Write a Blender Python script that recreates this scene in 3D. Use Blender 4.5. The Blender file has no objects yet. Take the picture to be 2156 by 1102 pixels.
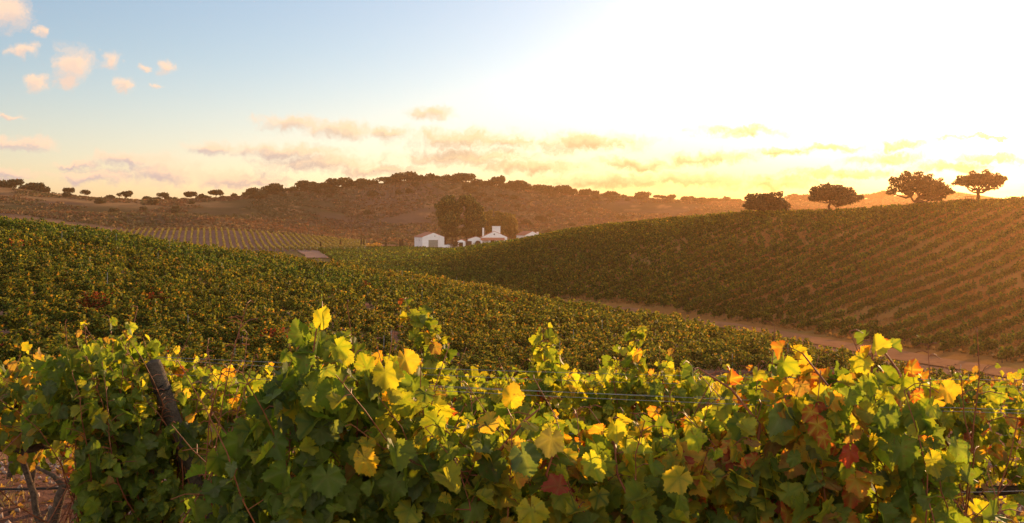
import bpy, math
import numpy as np
D = bpy.data
sc = bpy.context.scene
COL = sc.collection
RNG = np.random.default_rng(7)
R = math.radians
F = 2312.0          # focal length in photo pixels (photo 2156 wide)
U0, V0 = 1078.0, 470.0   # the optical axis meets the horizon here

# ------------------------------------------------------------- camera
cam = D.cameras.new('camera'); camo = D.objects.new('camera', cam); COL.objects.link(camo)
cam.sensor_width = 36.0; cam.lens = 36.0 * F / 2156.0
cam.shift_y = (V0 - 551.0) / 2156.0
cam.clip_start = 0.05; cam.clip_end = 20000
camo.location = (0, 0, 0); camo.rotation_euler = (R(90), 0, 0)
cam.dof.use_dof = False
sc.camera = camo

# ------------------------------------------------------------- sun and sky
SUN_AZ, SUN_EL = R(33), R(9.0)     # azimuth clockwise from +Y (view direction)
sd = D.lights.new('sun', 'SUN'); so = D.objects.new('sun', sd); COL.objects.link(so)
sd.energy = 5.0; sd.angle = R(0.6); sd.color = (1.0, 0.60, 0.28)
so.rotation_euler = (R(90) - SUN_EL, 0, -SUN_AZ + math.pi)
SUNV = (math.sin(SUN_AZ) * math.cos(SUN_EL), math.cos(SUN_AZ) * math.cos(SUN_EL), math.sin(SUN_EL))

sc.view_settings.view_transform = 'Standard'
sc.view_settings.look = 'None'
sc.view_settings.exposure = 0.72
sc.view_settings.gamma = 1.0
sc.render.engine = 'CYCLES'
cy = sc.cycles
cy.use_denoising = True
cy.max_bounces = 6; cy.diffuse_bounces = 3; cy.glossy_bounces = 2
cy.transmission_bounces = 4; cy.volume_bounces = 1; cy.transparent_max_bounces = 4
cy.sample_clamp_indirect = 6.0
cy.caustics_reflective = False; cy.caustics_refractive = False

class NT:
    """tiny node helper"""
    def __init__(s, tree): s.t = tree
    def n(s, typ, **kw):
        o = s.t.nodes.new(typ)
        for k, v in kw.items(): setattr(o, k, v)
        return o
    def l(s, a, b): s.t.links.new(a, b)
    def setin(s, sock, v):
        if hasattr(v, 'is_linked') or isinstance(v, bpy.types.NodeSocket): s.l(v, sock)
        else: sock.default_value = v
    def m(s, op, a, b=None, c=None, clamp=False):
        o = s.n('ShaderNodeMath', operation=op); o.use_clamp = clamp
        s.setin(o.inputs[0], a)
        if b is not None: s.setin(o.inputs[1], b)
        if c is not None: s.setin(o.inputs[2], c)
        return o.outputs[0]
    def vm(s, op, a, b=None):
        o = s.n('ShaderNodeVectorMath', operation=op)
        s.setin(o.inputs[0], a)
        if b is not None: s.setin(o.inputs[1], b)
        return o.outputs['Value'] if op in ('LENGTH', 'DOT_PRODUCT', 'DISTANCE') else o.outputs[0]
    def sm(s, x, a, b, c=0.0, d=1.0):
        o = s.n('ShaderNodeMapRange', interpolation_type='SMOOTHSTEP')
        s.setin(o.inputs[0], x)
        for i, v in zip((1, 2, 3, 4), (a, b, c, d)): o.inputs[i].default_value = v
        return o.outputs[0]
    def mix(s, f, a, b, bt='MIX'):
        o = s.n('ShaderNodeMix', data_type='RGBA', blend_type=bt)
        s.setin(o.inputs[0], f)
        for i, v in ((6, a), (7, b)):
            s.setin(o.inputs[i], v if not isinstance(v, tuple) else (v + (1.0,))[:4])
        return o.outputs[2]
    def noise(s, vec, scale, detail=4, rough=0.55, dist=0.0, dim='3D'):
        o = s.n('ShaderNodeTexNoise', noise_dimensions=dim)
        if vec is not None: s.l(vec, o.inputs['Vector'])
        o.inputs['Scale'].default_value = scale; o.inputs['Detail'].default_value = detail
        o.inputs['Roughness'].default_value = rough; o.inputs['Distortion'].default_value = dist
        return o.outputs['Fac'], o.outputs['Color']

# world: physical evening sky, its sun glow and the small evening clouds
w = D.worlds.new('World'); sc.world = w; w.use_nodes = True
w.cycles.sampling_method = 'MANUAL'; w.cycles.sample_map_resolution = 512
T = NT(w.node_tree); w.node_tree.nodes.clear()
sky = T.n('ShaderNodeTexSky', sky_type='NISHITA')
sky.sun_disc = False; sky.sun_elevation = SUN_EL; sky.sun_rotation = SUN_AZ
sky.altitude = 200; sky.air_density = 1.0; sky.dust_density = 0.7; sky.ozone_density = 2.0
gen = T.n('ShaderNodeTexCoord').outputs['Generated']
sep = T.n('ShaderNodeSeparateXYZ'); T.l(gen, sep.inputs[0])
sx, sy, sz = sep.outputs
syc = T.m('MAXIMUM', sy, 0.05)
px = T.m('MULTIPLY', T.m('DIVIDE', sx, syc), 23.12)      # in hundreds of photo pixels
pz = T.m('MULTIPLY', T.m('DIVIDE', sz, syc), 23.12)
cmb = T.n('ShaderNodeCombineXYZ'); T.l(px, cmb.inputs[0]); T.l(pz, cmb.inputs[1])
P0 = cmb.outputs[0]
skyc = T.mix(1.0, sky.outputs[0], (1.08, 1.0, 1.02), 'MULTIPLY')
# aureole round the low sun
dsun = T.vm('DOT_PRODUCT', gen, SUNV)
aur = T.m('POWER', T.m('MAXIMUM', dsun, 0.0), 14.0)
aur2 = T.m('POWER', T.m('MAXIMUM', dsun, 0.0), 60.0)
elev = T.m('MAXIMUM', sz, 0.0)
AUR_A = T.mix(T.sm(elev, 0.0, 0.11), (2.2, 1.4, 0.4), (2.6, 2.4, 2.1))
s1 = T.vm('ADD', skyc, T.mix(aur, (0, 0, 0), AUR_A))
s1 = T.vm('ADD', s1, T.mix(aur2, (0, 0, 0), (2.0, 1.7, 1.2)))
hz = T.sm(elev, 0.0, 0.16, 1.0, 0.0)
s1 = T.vm('ADD', s1, T.mix(hz, (0, 0, 0), (1.0, 0.42, 0.2)))
# thick low air dims and yellows the sky close over the ridges on the sun's side
low = T.m('MULTIPLY', T.sm(elev, 0.0, 0.11, 1.0, 0.0), T.sm(dsun, 0.72, 0.93))
s1 = T.mix(low, s1, T.mix(1.0, s1, (0.60, 0.50, 0.30), 'MULTIPLY'))
# clouds: (u, v, half width, half height) in photo pixels, as directions of the sky
CL = [(20,20,45,40),(82,68,18,12),(50,108,32,14),(85,170,25,18),(150,135,36,35),(145,172,20,22),(232,130,22,18),
(345,143,22,12),(298,146,12,8),(258,184,24,12),(337,183,10,6),(25,241,22,6),(60,300,45,14),(5,298,14,14),(20,370,50,12),
(275,337,60,17),(165,347,45,8),(205,375,70,16),(345,362,62,20),(445,312,50,13),(490,380,75,18),(610,257,55,15),
(720,272,60,20),(820,277,35,13),(910,238,38,14),(600,320,95,16),(680,343,100,22),(810,360,70,12),(975,292,100,22),
(980,330,110,18),(1075,298,40,16),(1235,300,95,20),(1340,345,70,12),(1495,333,70,14),(1560,275,75,11),(1640,318,50,8),
(1740,310,60,9),(1870,335,75,12),(1905,308,55,12),(2070,290,80,6),(2090,335,80,10),(2010,352,80,13),(1650,385,100,14),
(1450,378,110,14),(1280,385,120,14),(1120,350,90,14),(1800,365,120,9),(560,385,60,10),(900,385,90,10)]
_, nc = T.noise(P0, 1.6, 6, 0.6)
_, nc2 = T.noise(P0, 5.5, 4, 0.6)
wv = T.vm('ADD', T.vm('MULTIPLY', T.vm('SUBTRACT', nc, (0.5,)*3), (1.1, 0.5, 0)),
               T.vm('MULTIPLY', T.vm('SUBTRACT', nc2, (0.5,)*3), (0.30, 0.22, 0)))
PW = T.vm('ADD', P0, wv)
dmin = dmn2 = None
for (u, v, ru, rv) in CL:
    mp = T.n('ShaderNodeMapping', vector_type='TEXTURE')
    T.l(PW, mp.inputs[0])
    mp.inputs[1].default_value = ((u - U0) / 100, (V0 - v) / 100, 0)
    mp.inputs[3].default_value = ((ru if v < 200 else ru * 1.3) / 82, rv / 80, 1)
    d = T.vm('LENGTH', mp.outputs[0])
    dmin = d if dmin is None else T.m('MINIMUM', dmin, d)
    d = T.vm('DISTANCE', mp.outputs[0], (-.25, -.75, 0))     # the underside, away from the sun
    dmn2 = d if dmn2 is None else T.m('MINIMUM', dmn2, d)
nf, _ = T.noise(PW, 3.2, 9, 0.72)
nlo, _ = T.noise(T.vm('ADD', T.vm('MULTIPLY', P0, (0.8, 2.6, 1)), (3.1, 0.07, 0)), 1.5, 5, 0.6)
dens = T.m('SUBTRACT', T.m('ADD', 1.0, T.m('MULTIPLY', T.m('SUBTRACT', nf, 0.5), 1.9)), dmin)
front = T.m('GREATER_THAN', sy, 0.1)
# thin streaks low over the hills
lowband = T.m('MULTIPLY', T.sm(pz, 0.2, 1.2, 1.0, 0.0), T.sm(nlo, 0.46, 0.70))
mask = T.m('MAXIMUM', T.sm(dens, -0.2, 0.85), T.m('MULTIPLY', lowband, 0.7))
mask = T.m('MULTIPLY', T.m('MULTIPLY', mask, front), 0.88)
core = T.sm(T.m('ADD', dmn2, T.m('MULTIPLY', T.m('SUBTRACT', nf, 0.5), -0.9)), 0.35, 1.0, 1.0, 0.0)
core = T.m('MULTIPLY', core, T.sm(pz, 1.2, 2.6, 1.0, 0.35))
tlr = T.sm(px, -9.0, 5.0)
rim = T.mix(tlr, (6.6, 4.6, 3.2), (5.6, 4.4, 1.9))
dark = T.mix(tlr, (3.6, 3.0, 3.1), (3.6, 2.5, 0.9))
ccol = T.mix(core, rim, dark)
s2 = T.mix(mask, s1, ccol)
# added unseen sunlit cloud behind the camera, a fill for the shaded foreground
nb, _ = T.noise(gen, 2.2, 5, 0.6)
fill_bank = T.m('MULTIPLY', T.sm(sy, -0.45, 0.0, 1.0, 0.0), T.m('MULTIPLY', T.sm(nb, 0.36, 0.56), T.sm(sz, -0.02, 0.05)))
s2 = T.mix(fill_bank, s2, (8.6, 8.0, 7.4))
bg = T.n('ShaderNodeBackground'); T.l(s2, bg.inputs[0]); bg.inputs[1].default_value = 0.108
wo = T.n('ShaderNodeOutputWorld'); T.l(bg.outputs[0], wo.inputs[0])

# ------------------------------------------------------------- helpers
def tag(o, label=None, cat=None, group=None, kind=None):
    if label: o['label'] = label
    if cat: o['category'] = cat
    if group: o['group'] = group
    if kind: o['kind'] = kind
    return o
def empty(name, loc=(0, 0, 0), rz=0.0):
    o = D.objects.new(name, None); COL.objects.link(o)
    o.location = loc; o.rotation_euler = (0, 0, rz); o.empty_display_size = 0.2
    return o
def link(name, me, parent=None, loc=None):
    o = D.objects.new(name, me); COL.objects.link(o)
    if parent is not None: o.parent = parent
    if loc is not None: o.location = loc
    return o
def npmesh(name, V, faces, mat, col=None, smooth=False):
    """V (n,3); faces: list of (m,k) int arrays; col (n,3) linear colour per vertex"""
    V = np.asarray(V, np.float32)
    me = D.meshes.new(name)
    faces = [np.asarray(f, np.int32) for f in faces if len(f)]
    nl = sum(f.size for f in faces); nf = sum(len(f) for f in faces)
    me.vertices.add(len(V)); me.vertices.foreach_set('co', V.ravel())
    me.loops.add(nl); me.polygons.add(nf)
    me.loops.foreach_set('vertex_index', np.concatenate([f.ravel() for f in faces]))
    ls = []; lt = []; off = 0
    for f in faces:
        k = f.shape[1]; ls.append(off + np.arange(len(f)) * k); lt.append(np.full(len(f), k)); off += f.size
    me.polygons.foreach_set('loop_start', np.concatenate(ls).astype(np.int32))
    me.polygons.foreach_set('loop_total', np.concatenate(lt).astype(np.int32))
    if smooth: me.polygons.foreach_set('use_smooth', np.ones(nf, bool))
    me.update(calc_edges=True)
    if col is not None:
        a = me.color_attributes.new('Col', 'FLOAT_COLOR', 'POINT')
        c = np.ones((len(V), 4), np.float32); c[:, :3] = col
        a.data.foreach_set('color', c.ravel())
    if mat is not None: me.materials.append(mat)
    return me
class MB:
    """collects simple shapes into one mesh"""
    def __init__(s): s.V = []; s.Q = []; s.Tn = []; s.n = 0; s.G = []
    def add(s, V, faces):
        V = np.asarray(V, float); s.V.append(V)
        for f in faces:
            f = [i + s.n for i in f]
            (s.Q if len(f) == 4 else s.Tn if len(f) == 3 else s.G).append(f)
        s.n += len(V)
    def box(s, c, size, rz=0.0, taper=1.0):
        x, y, z = [v / 2 for v in size]; c = np.array(c, float)
        V = [(-x,-y,-z),(x,-y,-z),(x,y,-z),(-x,y,-z),(-x*taper,-y*taper,z),(x*taper,-y*taper,z),(x*taper,y*taper,z),(-x*taper,y*taper,z)]
        V = np.array(V); cr, sr = math.cos(rz), math.sin(rz)
        V = np.stack([V[:,0]*cr - V[:,1]*sr, V[:,0]*sr + V[:,1]*cr, V[:,2]], 1) + c
        s.add(V, [(0,3,2,1),(4,5,6,7),(0,1,5,4),(1,2,6,5),(2,3,7,6),(3,0,4,7)])
    def tube(s, pts, rad, k=6, cap=True):
        pts = np.asarray(pts, float); n = len(pts)
        rad = np.broadcast_to(np.asarray(rad, float), (n,))
        d = np.gradient(pts, axis=0); d /= (np.linalg.norm(d, axis=1)[:, None] + 1e-9)
        ref = np.array([0.31, 0.95, 0.05]) if abs(d[0, 2]) > .7 else np.array([0.05, 0.1, 1.0])
        a = np.cross(d, ref); a /= np.linalg.norm(a, axis=1)[:, None] + 1e-9
        b = np.cross(d, a)
        th = np.arange(k) * 2 * math.pi / k
        V = pts[:, None] + rad[:, None, None] * (np.cos(th)[None, :, None] * a[:, None] + np.sin(th)[None, :, None] * b[:, None])
        fs = []
        for i in range(n - 1):
            for j in range(k):
                j2 = (j + 1) % k
                fs.append((i*k + j, i*k + j2, (i+1)*k + j2, (i+1)*k + j))
        if cap and k == 6:
            for base, flip in ((0, 1), ((n-1)*k, 0)):
                q1 = (base, base+1, base+2, base+3); q2 = (base, base+3, base+4, base+5)
                fs += [q1[::-1], q2[::-1]] if flip else [q1, q2]
        s.add(V.reshape(-1, 3), fs)
    def mesh(s, name, mat, smooth=False):
        V = np.concatenate(s.V) if s.V else np.zeros((0, 3))
        me = D.meshes.new(name); me.from_pydata(V.tolist(), [], s.Q + s.Tn + s.G)
        if smooth: me.polygons.foreach_set('use_smooth', np.ones(len(me.polygons), bool))
        if mat is not None: me.materials.append(mat)
        return me
    def build(s, name, mat, parent=None, smooth=False):
        return link(name, s.mesh(name, mat, smooth), parent)

def pchip(x, y, xq):
    x = np.asarray(x, float); y = np.asarray(y, float); h = np.diff(x); dl = np.diff(y) / h
    m = np.zeros_like(y)
    for i in range(1, len(x) - 1):
        if dl[i-1] * dl[i] > 0:
            w1, w2 = 2*h[i] + h[i-1], h[i] + 2*h[i-1]
            m[i] = (w1 + w2) / (w1 / dl[i-1] + w2 / dl[i])
    m[0], m[-1] = dl[0], dl[-1]
    xq = np.clip(xq, x[0], x[-1])
    i = np.clip(np.searchsorted(x, xq) - 1, 0, len(x) - 2)
    t = (xq - x[i]) / h[i]
    return ((1+2*t)*(1-t)**2*y[i] + t*(1-t)**2*h[i]*m[i] + t*t*(3-2*t)*y[i+1] + t*t*(t-1)*h[i]*m[i+1])

# ------------------------------------------------------------- terrain
# heights (m, eye level = 0) along lines of sight, from the foot of the camera to the far hills
def p(v, Y, h=0.0): return (Y, -(v - V0) / F * Y - h)
FAR = [(2500, -15.0), (7000, -15.0)]
VH = 1.5
TB = {
-500: [(20,-4.2),(35,-5.3),(50,-5.0),(80,-2.6),(110,0.4),p(425,140,VH),(170,2.0),(220,-3),(300,-9),(420,-11),(560,-5),p(440,650),(700,10),p(415,760),p(385,900),(1000,34),(1300,12)]+FAR,
0:   [(20,-4.6),(35,-5.8),(50,-6.0),(80,-4.2),(110,-1.9),p(457,140,VH),(170,-0.8),(220,-5),(300,-10),(420,-12),(560,-6),p(446,650),(700,7.0),p(425,760),p(397,900),(1000,29),(1300,10)]+FAR,
180: [(20,-4.8),(35,-6.1),(50,-6.5),(80,-5.0),(110,-3.0),p(477,142,VH),(175,-2.2),(225,-6),(300,-10.5),(420,-12.5),(560,-9),(620,-2),p(448,680),(720,5.6),p(432,770),p(414,900),(1000,20),(1300,8)]+FAR,
300: [(20,-4.9),(35,-6.4),(50,-6.9),(80,-5.7),(110,-4.0),p(497,145,VH),(180,-3.6),(230,-7.5),(300,-11),(420,-13),(520,-11.2),p(486,620),(640,-3.7),p(452,700),(730,4.6),p(437,780),p(420,900),(1000,18),(1300,5)]+FAR,
450: [(20,-5.1),(35,-6.8),(50,-7.4),(80,-6.8),(110,-5.5),p(521,145,VH),(180,-5.4),(230,-9),(300,-12),(420,-13.2),(520,-12.0),p(485,622),(645,-3.6),p(462,700),(735,1.8),p(444,790),p(416,930),(1020,20),(1300,5)]+FAR,
600: [(20,-5.2),(35,-7.0),(50,-7.8),(80,-7.6),(110,-6.5),p(541,145,VH),(180,-6.5),(230,-10),(300,-12.5),(420,-13.2),(520,-12.8),p(495,625),(640,-6.2),p(484,670),(700,-4.5),p(455,780),p(405,950),(1050,25),(1300,5)]+FAR,
760: [(20,-5.3),(35,-7.3),(50,-8.4),(80,-8.6),(110,-8.0),p(566,143,VH),(175,-8.2),(225,-11.5),(300,-13),(420,-13.4),(560,-13),p(509,645),(680,-11.1),p(497,740),p(448,850),p(391,950),(1050,29),(1300,8)]+FAR,
900: [(20,-5.4),(35,-7.6),(50,-8.9),(80,-9.4),(110,-9.2),p(591,140,VH),(170,-9.4),(210,-12),(260,-12.6),p(552,330),p(530,400,VH),(450,-12.6),(560,-13.2),p(521,600),(640,-13.2),p(508,700),p(470,800),p(412,900),p(380,960),(1060,35),(1300,10)]+FAR,
1050:[(20,-5.5),(35,-7.9),(50,-9.2),(80,-10.0),(110,-9.9),p(611,135,VH),(165,-11),(200,-14),(250,-12.3),p(511,340,VH),(400,-8.2),(470,-11.5),(600,-12.8),(700,-11),p(472,800),p(430,900),p(394,960),(1060,28),(1300,8)]+FAR,
1200:[(20,-5.5),(35,-8.0),(50,-9.4),(80,-10.5),(100,-10.5),p(634,125,VH),(150,-12.2),(180,-14.0),(230,-9),p(481,290,VH),(340,-3.6),(450,-9),(600,-11),p(480,750),p(440,880),p(411,980),(1080,24),(1300,8)]+FAR,
1400:[(20,-5.4),(35,-7.9),(50,-9.5),(75,-10.8),(90,-10.9),p(663,112,VH),(130,-12.0),(148,-13.2),p(646,166),p(570,200),p(495,240),p(459,272,VH),(320,-1),(420,-8),(600,-10),p(460,800),p(420,1000),(1100,20),(1300,8)]+FAR,
1600:[(20,-5.3),(35,-7.8),(50,-9.5),(75,-10.8),p(701,95,VH),(112,-12.1),(127,-12.75),p(672,145),p(590,180),p(510,215),p(443,255,VH),(300,0.8),(400,-7),(600,-10),p(450,850),p(426,1100),(1200,20),(1400,8)]+FAR,
1800:[(20,-5.2),(35,-7.7),(50,-9.5),(65,-10.5),p(746,80,VH),(93,-12.1),(108,-12.8),p(707,125),p(620,155),p(530,190),p(465,220),p(438,240,VH),(290,1.3),(400,-6),(650,-10),p(445,900),p(425,1150),(1250,20),(1400,10)]+FAR,
1990:[(20,-5.2),(35,-7.7),(50,-9.4),p(779,70,VH),(82,-12.0),(97,-12.75),p(734,113),p(650,140),p(555,175),p(475,205),p(428,232,.9),(280,2.8),(400,-6),(700,-9),p(430,1000),p(405,1200),(1300,31),(1500,15)]+FAR,
2156:[(20,-5.1),(35,-7.6),(50,-9.3),p(803,62,VH),(76,-12.0),(90,-12.7),p(759,103),p(670,130),p(575,165),p(490,195),p(420,228,.9),(280,4),(400,-5),(700,-9),p(440,1000),p(424,1200),(1300,20),(1500,12)]+FAR,
2700:[(20,-5.1),(35,-7.6),(48,-9.3),(58,-10.2),(70,-12.2),(82,-12.8),(95,-13),p(680,120),p(575,155),p(480,185),p(405,215,.9),(280,6),(400,-4),(700,-8),p(430,1000),p(410,1200),(1300,25),(1500,12)]+FAR,
}
us = sorted(TB); YS = 2.0 * (3600.0 ** (np.arange(700) / 699.0))     # 2 .. 7200 m
LY = np.log(YS + 12)
cols = []
for u in us:
    pts = [(0.0, -2.1), (8.0, -2.1), (11.0, -2.45)] + TB[u]
    yy = np.array([a for a, b in pts]); zz = np.array([b for a, b in pts])
    cols.append(pchip(np.log(yy + 12), zz, LY))
cols = np.array(cols)
UG = np.arange(-500, 2701, 20.0)
ZG = np.empty((len(UG), len(YS)))
for j in range(len(YS)): ZG[:, j] = pchip(us, cols[:, j], UG)
def fbm(x, y, s, oct=5, seed=0):
    r = np.random.default_rng(100 + seed); v = np.zeros(np.broadcast(x, y).shape); a = 1.0
    for o in range(oct):
        for k in range(3):
            th = r.uniform(0, 6.283); ph = r.uniform(0, 6.283)
            v = v + a * np.sin((x * math.cos(th) + y * math.sin(th)) * s + ph + 1.7 * np.sin((x * math.sin(th) - y * math.cos(th)) * s * .7 + ph * 2))
        a *= .5; s *= 2.03
    return v / 3.4
def GZ(x, y):
    x = np.asarray(x, float); y = np.asarray(y, float)
    u = np.clip(U0 + F * x / np.maximum(y, 8.0), -500, 2700)
    fi = (u + 500) / 20; i = np.clip(fi.astype(int), 0, len(UG) - 2); fi = fi - i
    yc = np.clip(y, 2.0, 7000); fj = np.log(yc / 2.0) / math.log(3600) * 699
    j = np.clip(fj.astype(int), 0, 698); fj = fj - j
    z = (ZG[i, j]*(1-fi)*(1-fj) + ZG[i+1, j]*fi*(1-fj) + ZG[i, j+1]*(1-fi)*fj + ZG[i+1, j+1]*fi*fj)
    far = np.clip((y - 640) / 100, 0, 1)
    z = z + far * 1.6 * fbm(x, y, 0.02, 4, 1) + np.clip((y - 30) / 100, 0, 1) * 0.12 * fbm(x, y, 0.09, 3, 2)
    return z
def gz(x, y): return float(GZ(np.array([x]), np.array([y]))[0])
def ux(u, Y): return (u - U0) / F * Y

# ------------------------------------------------------------- materials
def mat(name, rough=0.8, spec=0.3):
    m = D.materials.new(name); m.use_nodes = True
    t = NT(m.node_tree); b = m.node_tree.nodes['Principled BSDF']
    b.inputs['Roughness'].default_value = rough; b.inputs['Specular IOR Level'].default_value = spec
    return m, t, b
def noisy(name, c1, c2, scale, rough=0.8, bump=0.0, spec=0.25, bscale=None, c3=None):
    m, t, b = mat(name, rough, spec)
    co = t.n('ShaderNodeTexCoord').outputs['Object']
    f, _ = t.noise(co, scale, 6, 0.6)
    c = t.mix(t.sm(f, 0.3, 0.7), c1, c2)
    if c3 is not None:
        f3, _ = t.noise(co, scale * 4.3, 4, 0.6); c = t.mix(t.sm(f3, 0.55, 0.75), c, c3)
    t.l(c, b.inputs['Base Color'])
    if bump:
        f2, _ = t.noise(co, bscale or scale * 5, 5, 0.65)
        bp = t.n('ShaderNodeBump'); bp.inputs['Strength'].default_value = bump; bp.inputs['Distance'].default_value = 0.02
        t.l(f2, bp.inputs['Height']); t.l(bp.outputs[0], b.inputs['Normal'])
    return m
def leafmat(name, trans=0.5, rough=0.45, spec=0.35, mott=0.35, mscale=30.0, objvar=0.0, ttint=(1.25, 1.1, 0.55), spots=False):
    m = D.materials.new(name); m.use_nodes = True; t = NT(m.node_tree)
    b = m.node_tree.nodes['Principled BSDF']; out = m.node_tree.nodes['Material Output']
    b.inputs['Roughness'].default_value = rough; b.inputs['Specular IOR Level'].default_value = spec
    a = t.n('ShaderNodeAttribute', attribute_name='Col').outputs['Color']
    co = t.n('ShaderNodeTexCoord').outputs['Object']
    f, _ = t.noise(co, mscale, 3, 0.6)
    c = t.mix(T_sm(t, f, 0.35, 0.7, mott), a, t.mix(1.0, a, (0.62, 0.52, 0.5), 'MULTIPLY'))
    if spots:
        f2, _ = t.noise(co, 75.0, 4, 0.7); f3, _ = t.noise(co, 9.0, 2, 0.5)
        c = t.mix(t.m('MULTIPLY', t.sm(f2, 0.56, 0.68), t.sm(f3, 0.42, 0.62, 0.0, 0.75)), c, (0.17, 0.085, 0.03))
    if objvar:
        r = t.n('ShaderNodeObjectInfo').outputs['Random']
        c = t.mix(t.m('MULTIPLY', r, objvar), c, t.mix(1.0, c, (1.35, 1.12, 0.85), 'MULTIPLY'))
    t.l(c, b.inputs['Base Color'])
    tr = t.n('ShaderNodeBsdfTranslucent')
    t.l(t.mix(1.0, c, ttint, 'MULTIPLY'), tr.inputs['Color'])
    mx = t.n('ShaderNodeMixShader'); mx.inputs[0].default_value = trans
    t.l(b.outputs[0], mx.inputs[1]); t.l(tr.outputs[0], mx.inputs[2]); t.l(mx.outputs[0], out.inputs['Surface'])
    return m
def T_sm(t, f, a, b, d): return t.sm(f, a, b, 0.0, d)

M = {}
M['leaf'] = leafmat('vine leaf', 0.66, 0.5, 0.2, 0.4, 38.0, ttint=(1.6, 1.6, 0.45), spots=True)
M['bush'] = leafmat('vine foliage', 0.5, 0.6, 0.15, 0.3, 3.0, objvar=0.35, ttint=(1.6, 1.3, 0.5))
M['tree'] = leafmat('oak foliage', 0.25, 0.6, 0.2, 0.3, 1.2)
M['gum'] = leafmat('eucalyptus foliage', 0.3, 0.6, 0.2, 0.4, 0.35)
M['scrub'] = leafmat('hill scrub', 0.3, 0.8, 0.1, 0.3, 0.6)
M['cane'] = noisy('vine cane', (0.16, 0.045, 0.02), (0.30, 0.10, 0.035), 25, 0.55, 0.1)
M['bark'] = noisy('vine bark', (0.055, 0.035, 0.022), (0.13, 0.085, 0.055), 40, 0.95, 0.9, bscale=90)
M['oakbark'] = noisy('oak bark', (0.035, 0.02, 0.014), (0.09, 0.05, 0.03), 2.5, 0.95, 0.6)
M['postwood'] = noisy('weathered post wood', (0.075, 0.055, 0.04), (0.15, 0.11, 0.075), 14, 0.9, 0.8, bscale=60, c3=(0.07, 0.05, 0.035))
M['wire'] = noisy('galvanised wire', (0.16, 0.155, 0.15), (0.26, 0.25, 0.24), 20, 0.5, 0, 0.4)
M['steel'] = noisy('galvanised stake', (0.25, 0.25, 0.24), (0.42, 0.40, 0.38), 9, 0.5, 0, 0.5)
M['rubber'] = noisy('black drip tube', (0.012, 0.012, 0.012), (0.03, 0.028, 0.026), 20, 0.6)
M['limewash'] = noisy('limewashed wall', (0.80, 0.80, 0.80), (0.72, 0.71, 0.70), 0.5, 0.9, 0.1, 0.2)
M['tiles'] = None
M['dark'] = noisy('shaded opening', (0.03, 0.025, 0.02), (0.05, 0.04, 0.03), 1, 0.9)
M['door'] = noisy('sheet door', (0.20, 0.21, 0.17), (0.26, 0.26, 0.22), 1.2, 0.6, 0.1)
M['glass'], _t, _b = mat('window glass', 0.15, 0.5); _b.inputs['Base Color'].default_value = (0.03, 0.035, 0.05, 1)
M['carpaint'] = noisy('pale car paint', (0.36, 0.40, 0.43), (0.40, 0.44, 0.47), 2, 0.3, 0, 0.5)
M['tyre'] = noisy('tyre', (0.02, 0.02, 0.02), (0.03, 0.03, 0.03), 5, 0.8)
def tile_mat():
    m, t, b = mat('clay roof tiles', 0.85, 0.2)
    co = t.n('ShaderNodeTexCoord').outputs['Object']
    wv = t.n('ShaderNodeTexWave', wave_type='BANDS', bands_direction='X'); wv.inputs['Scale'].default_value = 2.2
    wv.inputs['Distortion'].default_value = 0.4; t.l(co, wv.inputs['Vector'])
    f, _ = t.noise(co, 1.3, 5, 0.7)
    c = t.mix(t.sm(f, 0.3, 0.7), (0.36, 0.12, 0.07), (0.48, 0.22, 0.13))
    c = t.mix(t.m('MULTIPLY', wv.outputs['Fac'], 0.35), c, (0.18, 0.07, 0.05))
    t.l(c, b.inputs['Base Color']); return m
M['tiles'] = tile_mat()

# ground shader: region colour from the attribute, broken up at several scales
def ground_mat():
    m, t, b = mat('earth', 0.95, 0.0)
    a = t.n('ShaderNodeAttribute', attribute_name='Col').outputs['Color']
    pos = t.n('ShaderNodeTexCoord').outputs['Object']
    f1, _ = t.noise(pos, 14.0, 5, 0.7)       # clods and stones near by
    f2, _ = t.noise(pos, 0.9, 5, 0.65)
    f3, _ = t.noise(pos, 0.06, 6, 0.65)
    c = t.mix(t.sm(f1, 0.3, 0.7, 0.0, 0.55), a, t.mix(1.0, a, (0.45, 0.42, 0.42), 'MULTIPLY'))
    c = t.mix(t.sm(f2, 0.35, 0.75, 0.0, 0.6), c, t.mix(1.0, a, (0.62, 0.60, 0.55), 'MULTIPLY'))
    c = t.mix(t.sm(f3, 0.45, 0.7, 0.0, 0.5), c, t.mix(1.0, a, (1.35, 1.3, 1.2), 'MULTIPLY'))
    vo = t.n('ShaderNodeTexVoronoi'); vo.inputs['Scale'].default_value = 22.0; t.l(pos, vo.inputs['Vector'])
    st = t.sm(vo.outputs['Distance'], 0.10, 0.2, 0.4, 0.0)
    c = t.mix(st, c, (0.36, 0.26, 0.19))
    t.l(c, b.inputs['Base Color'])
    bp = t.n('ShaderNodeBump'); bp.inputs['Strength'].default_value = 0.9; bp.inputs['Distance'].default_value = 0.06
    t.l(t.m('ADD', f1, f2), bp.inputs['Height']); t.l(bp.outputs[0], b.inputs['Normal'])
    return m
M['earth'] = ground_mat()

def lerp(a, b, t): return a + (b - a) * t[:, None]
def sst(x, a, b): t = np.clip((x - a) / (b - a), 0, 1); return t * t * (3 - 2 * t)
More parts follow.
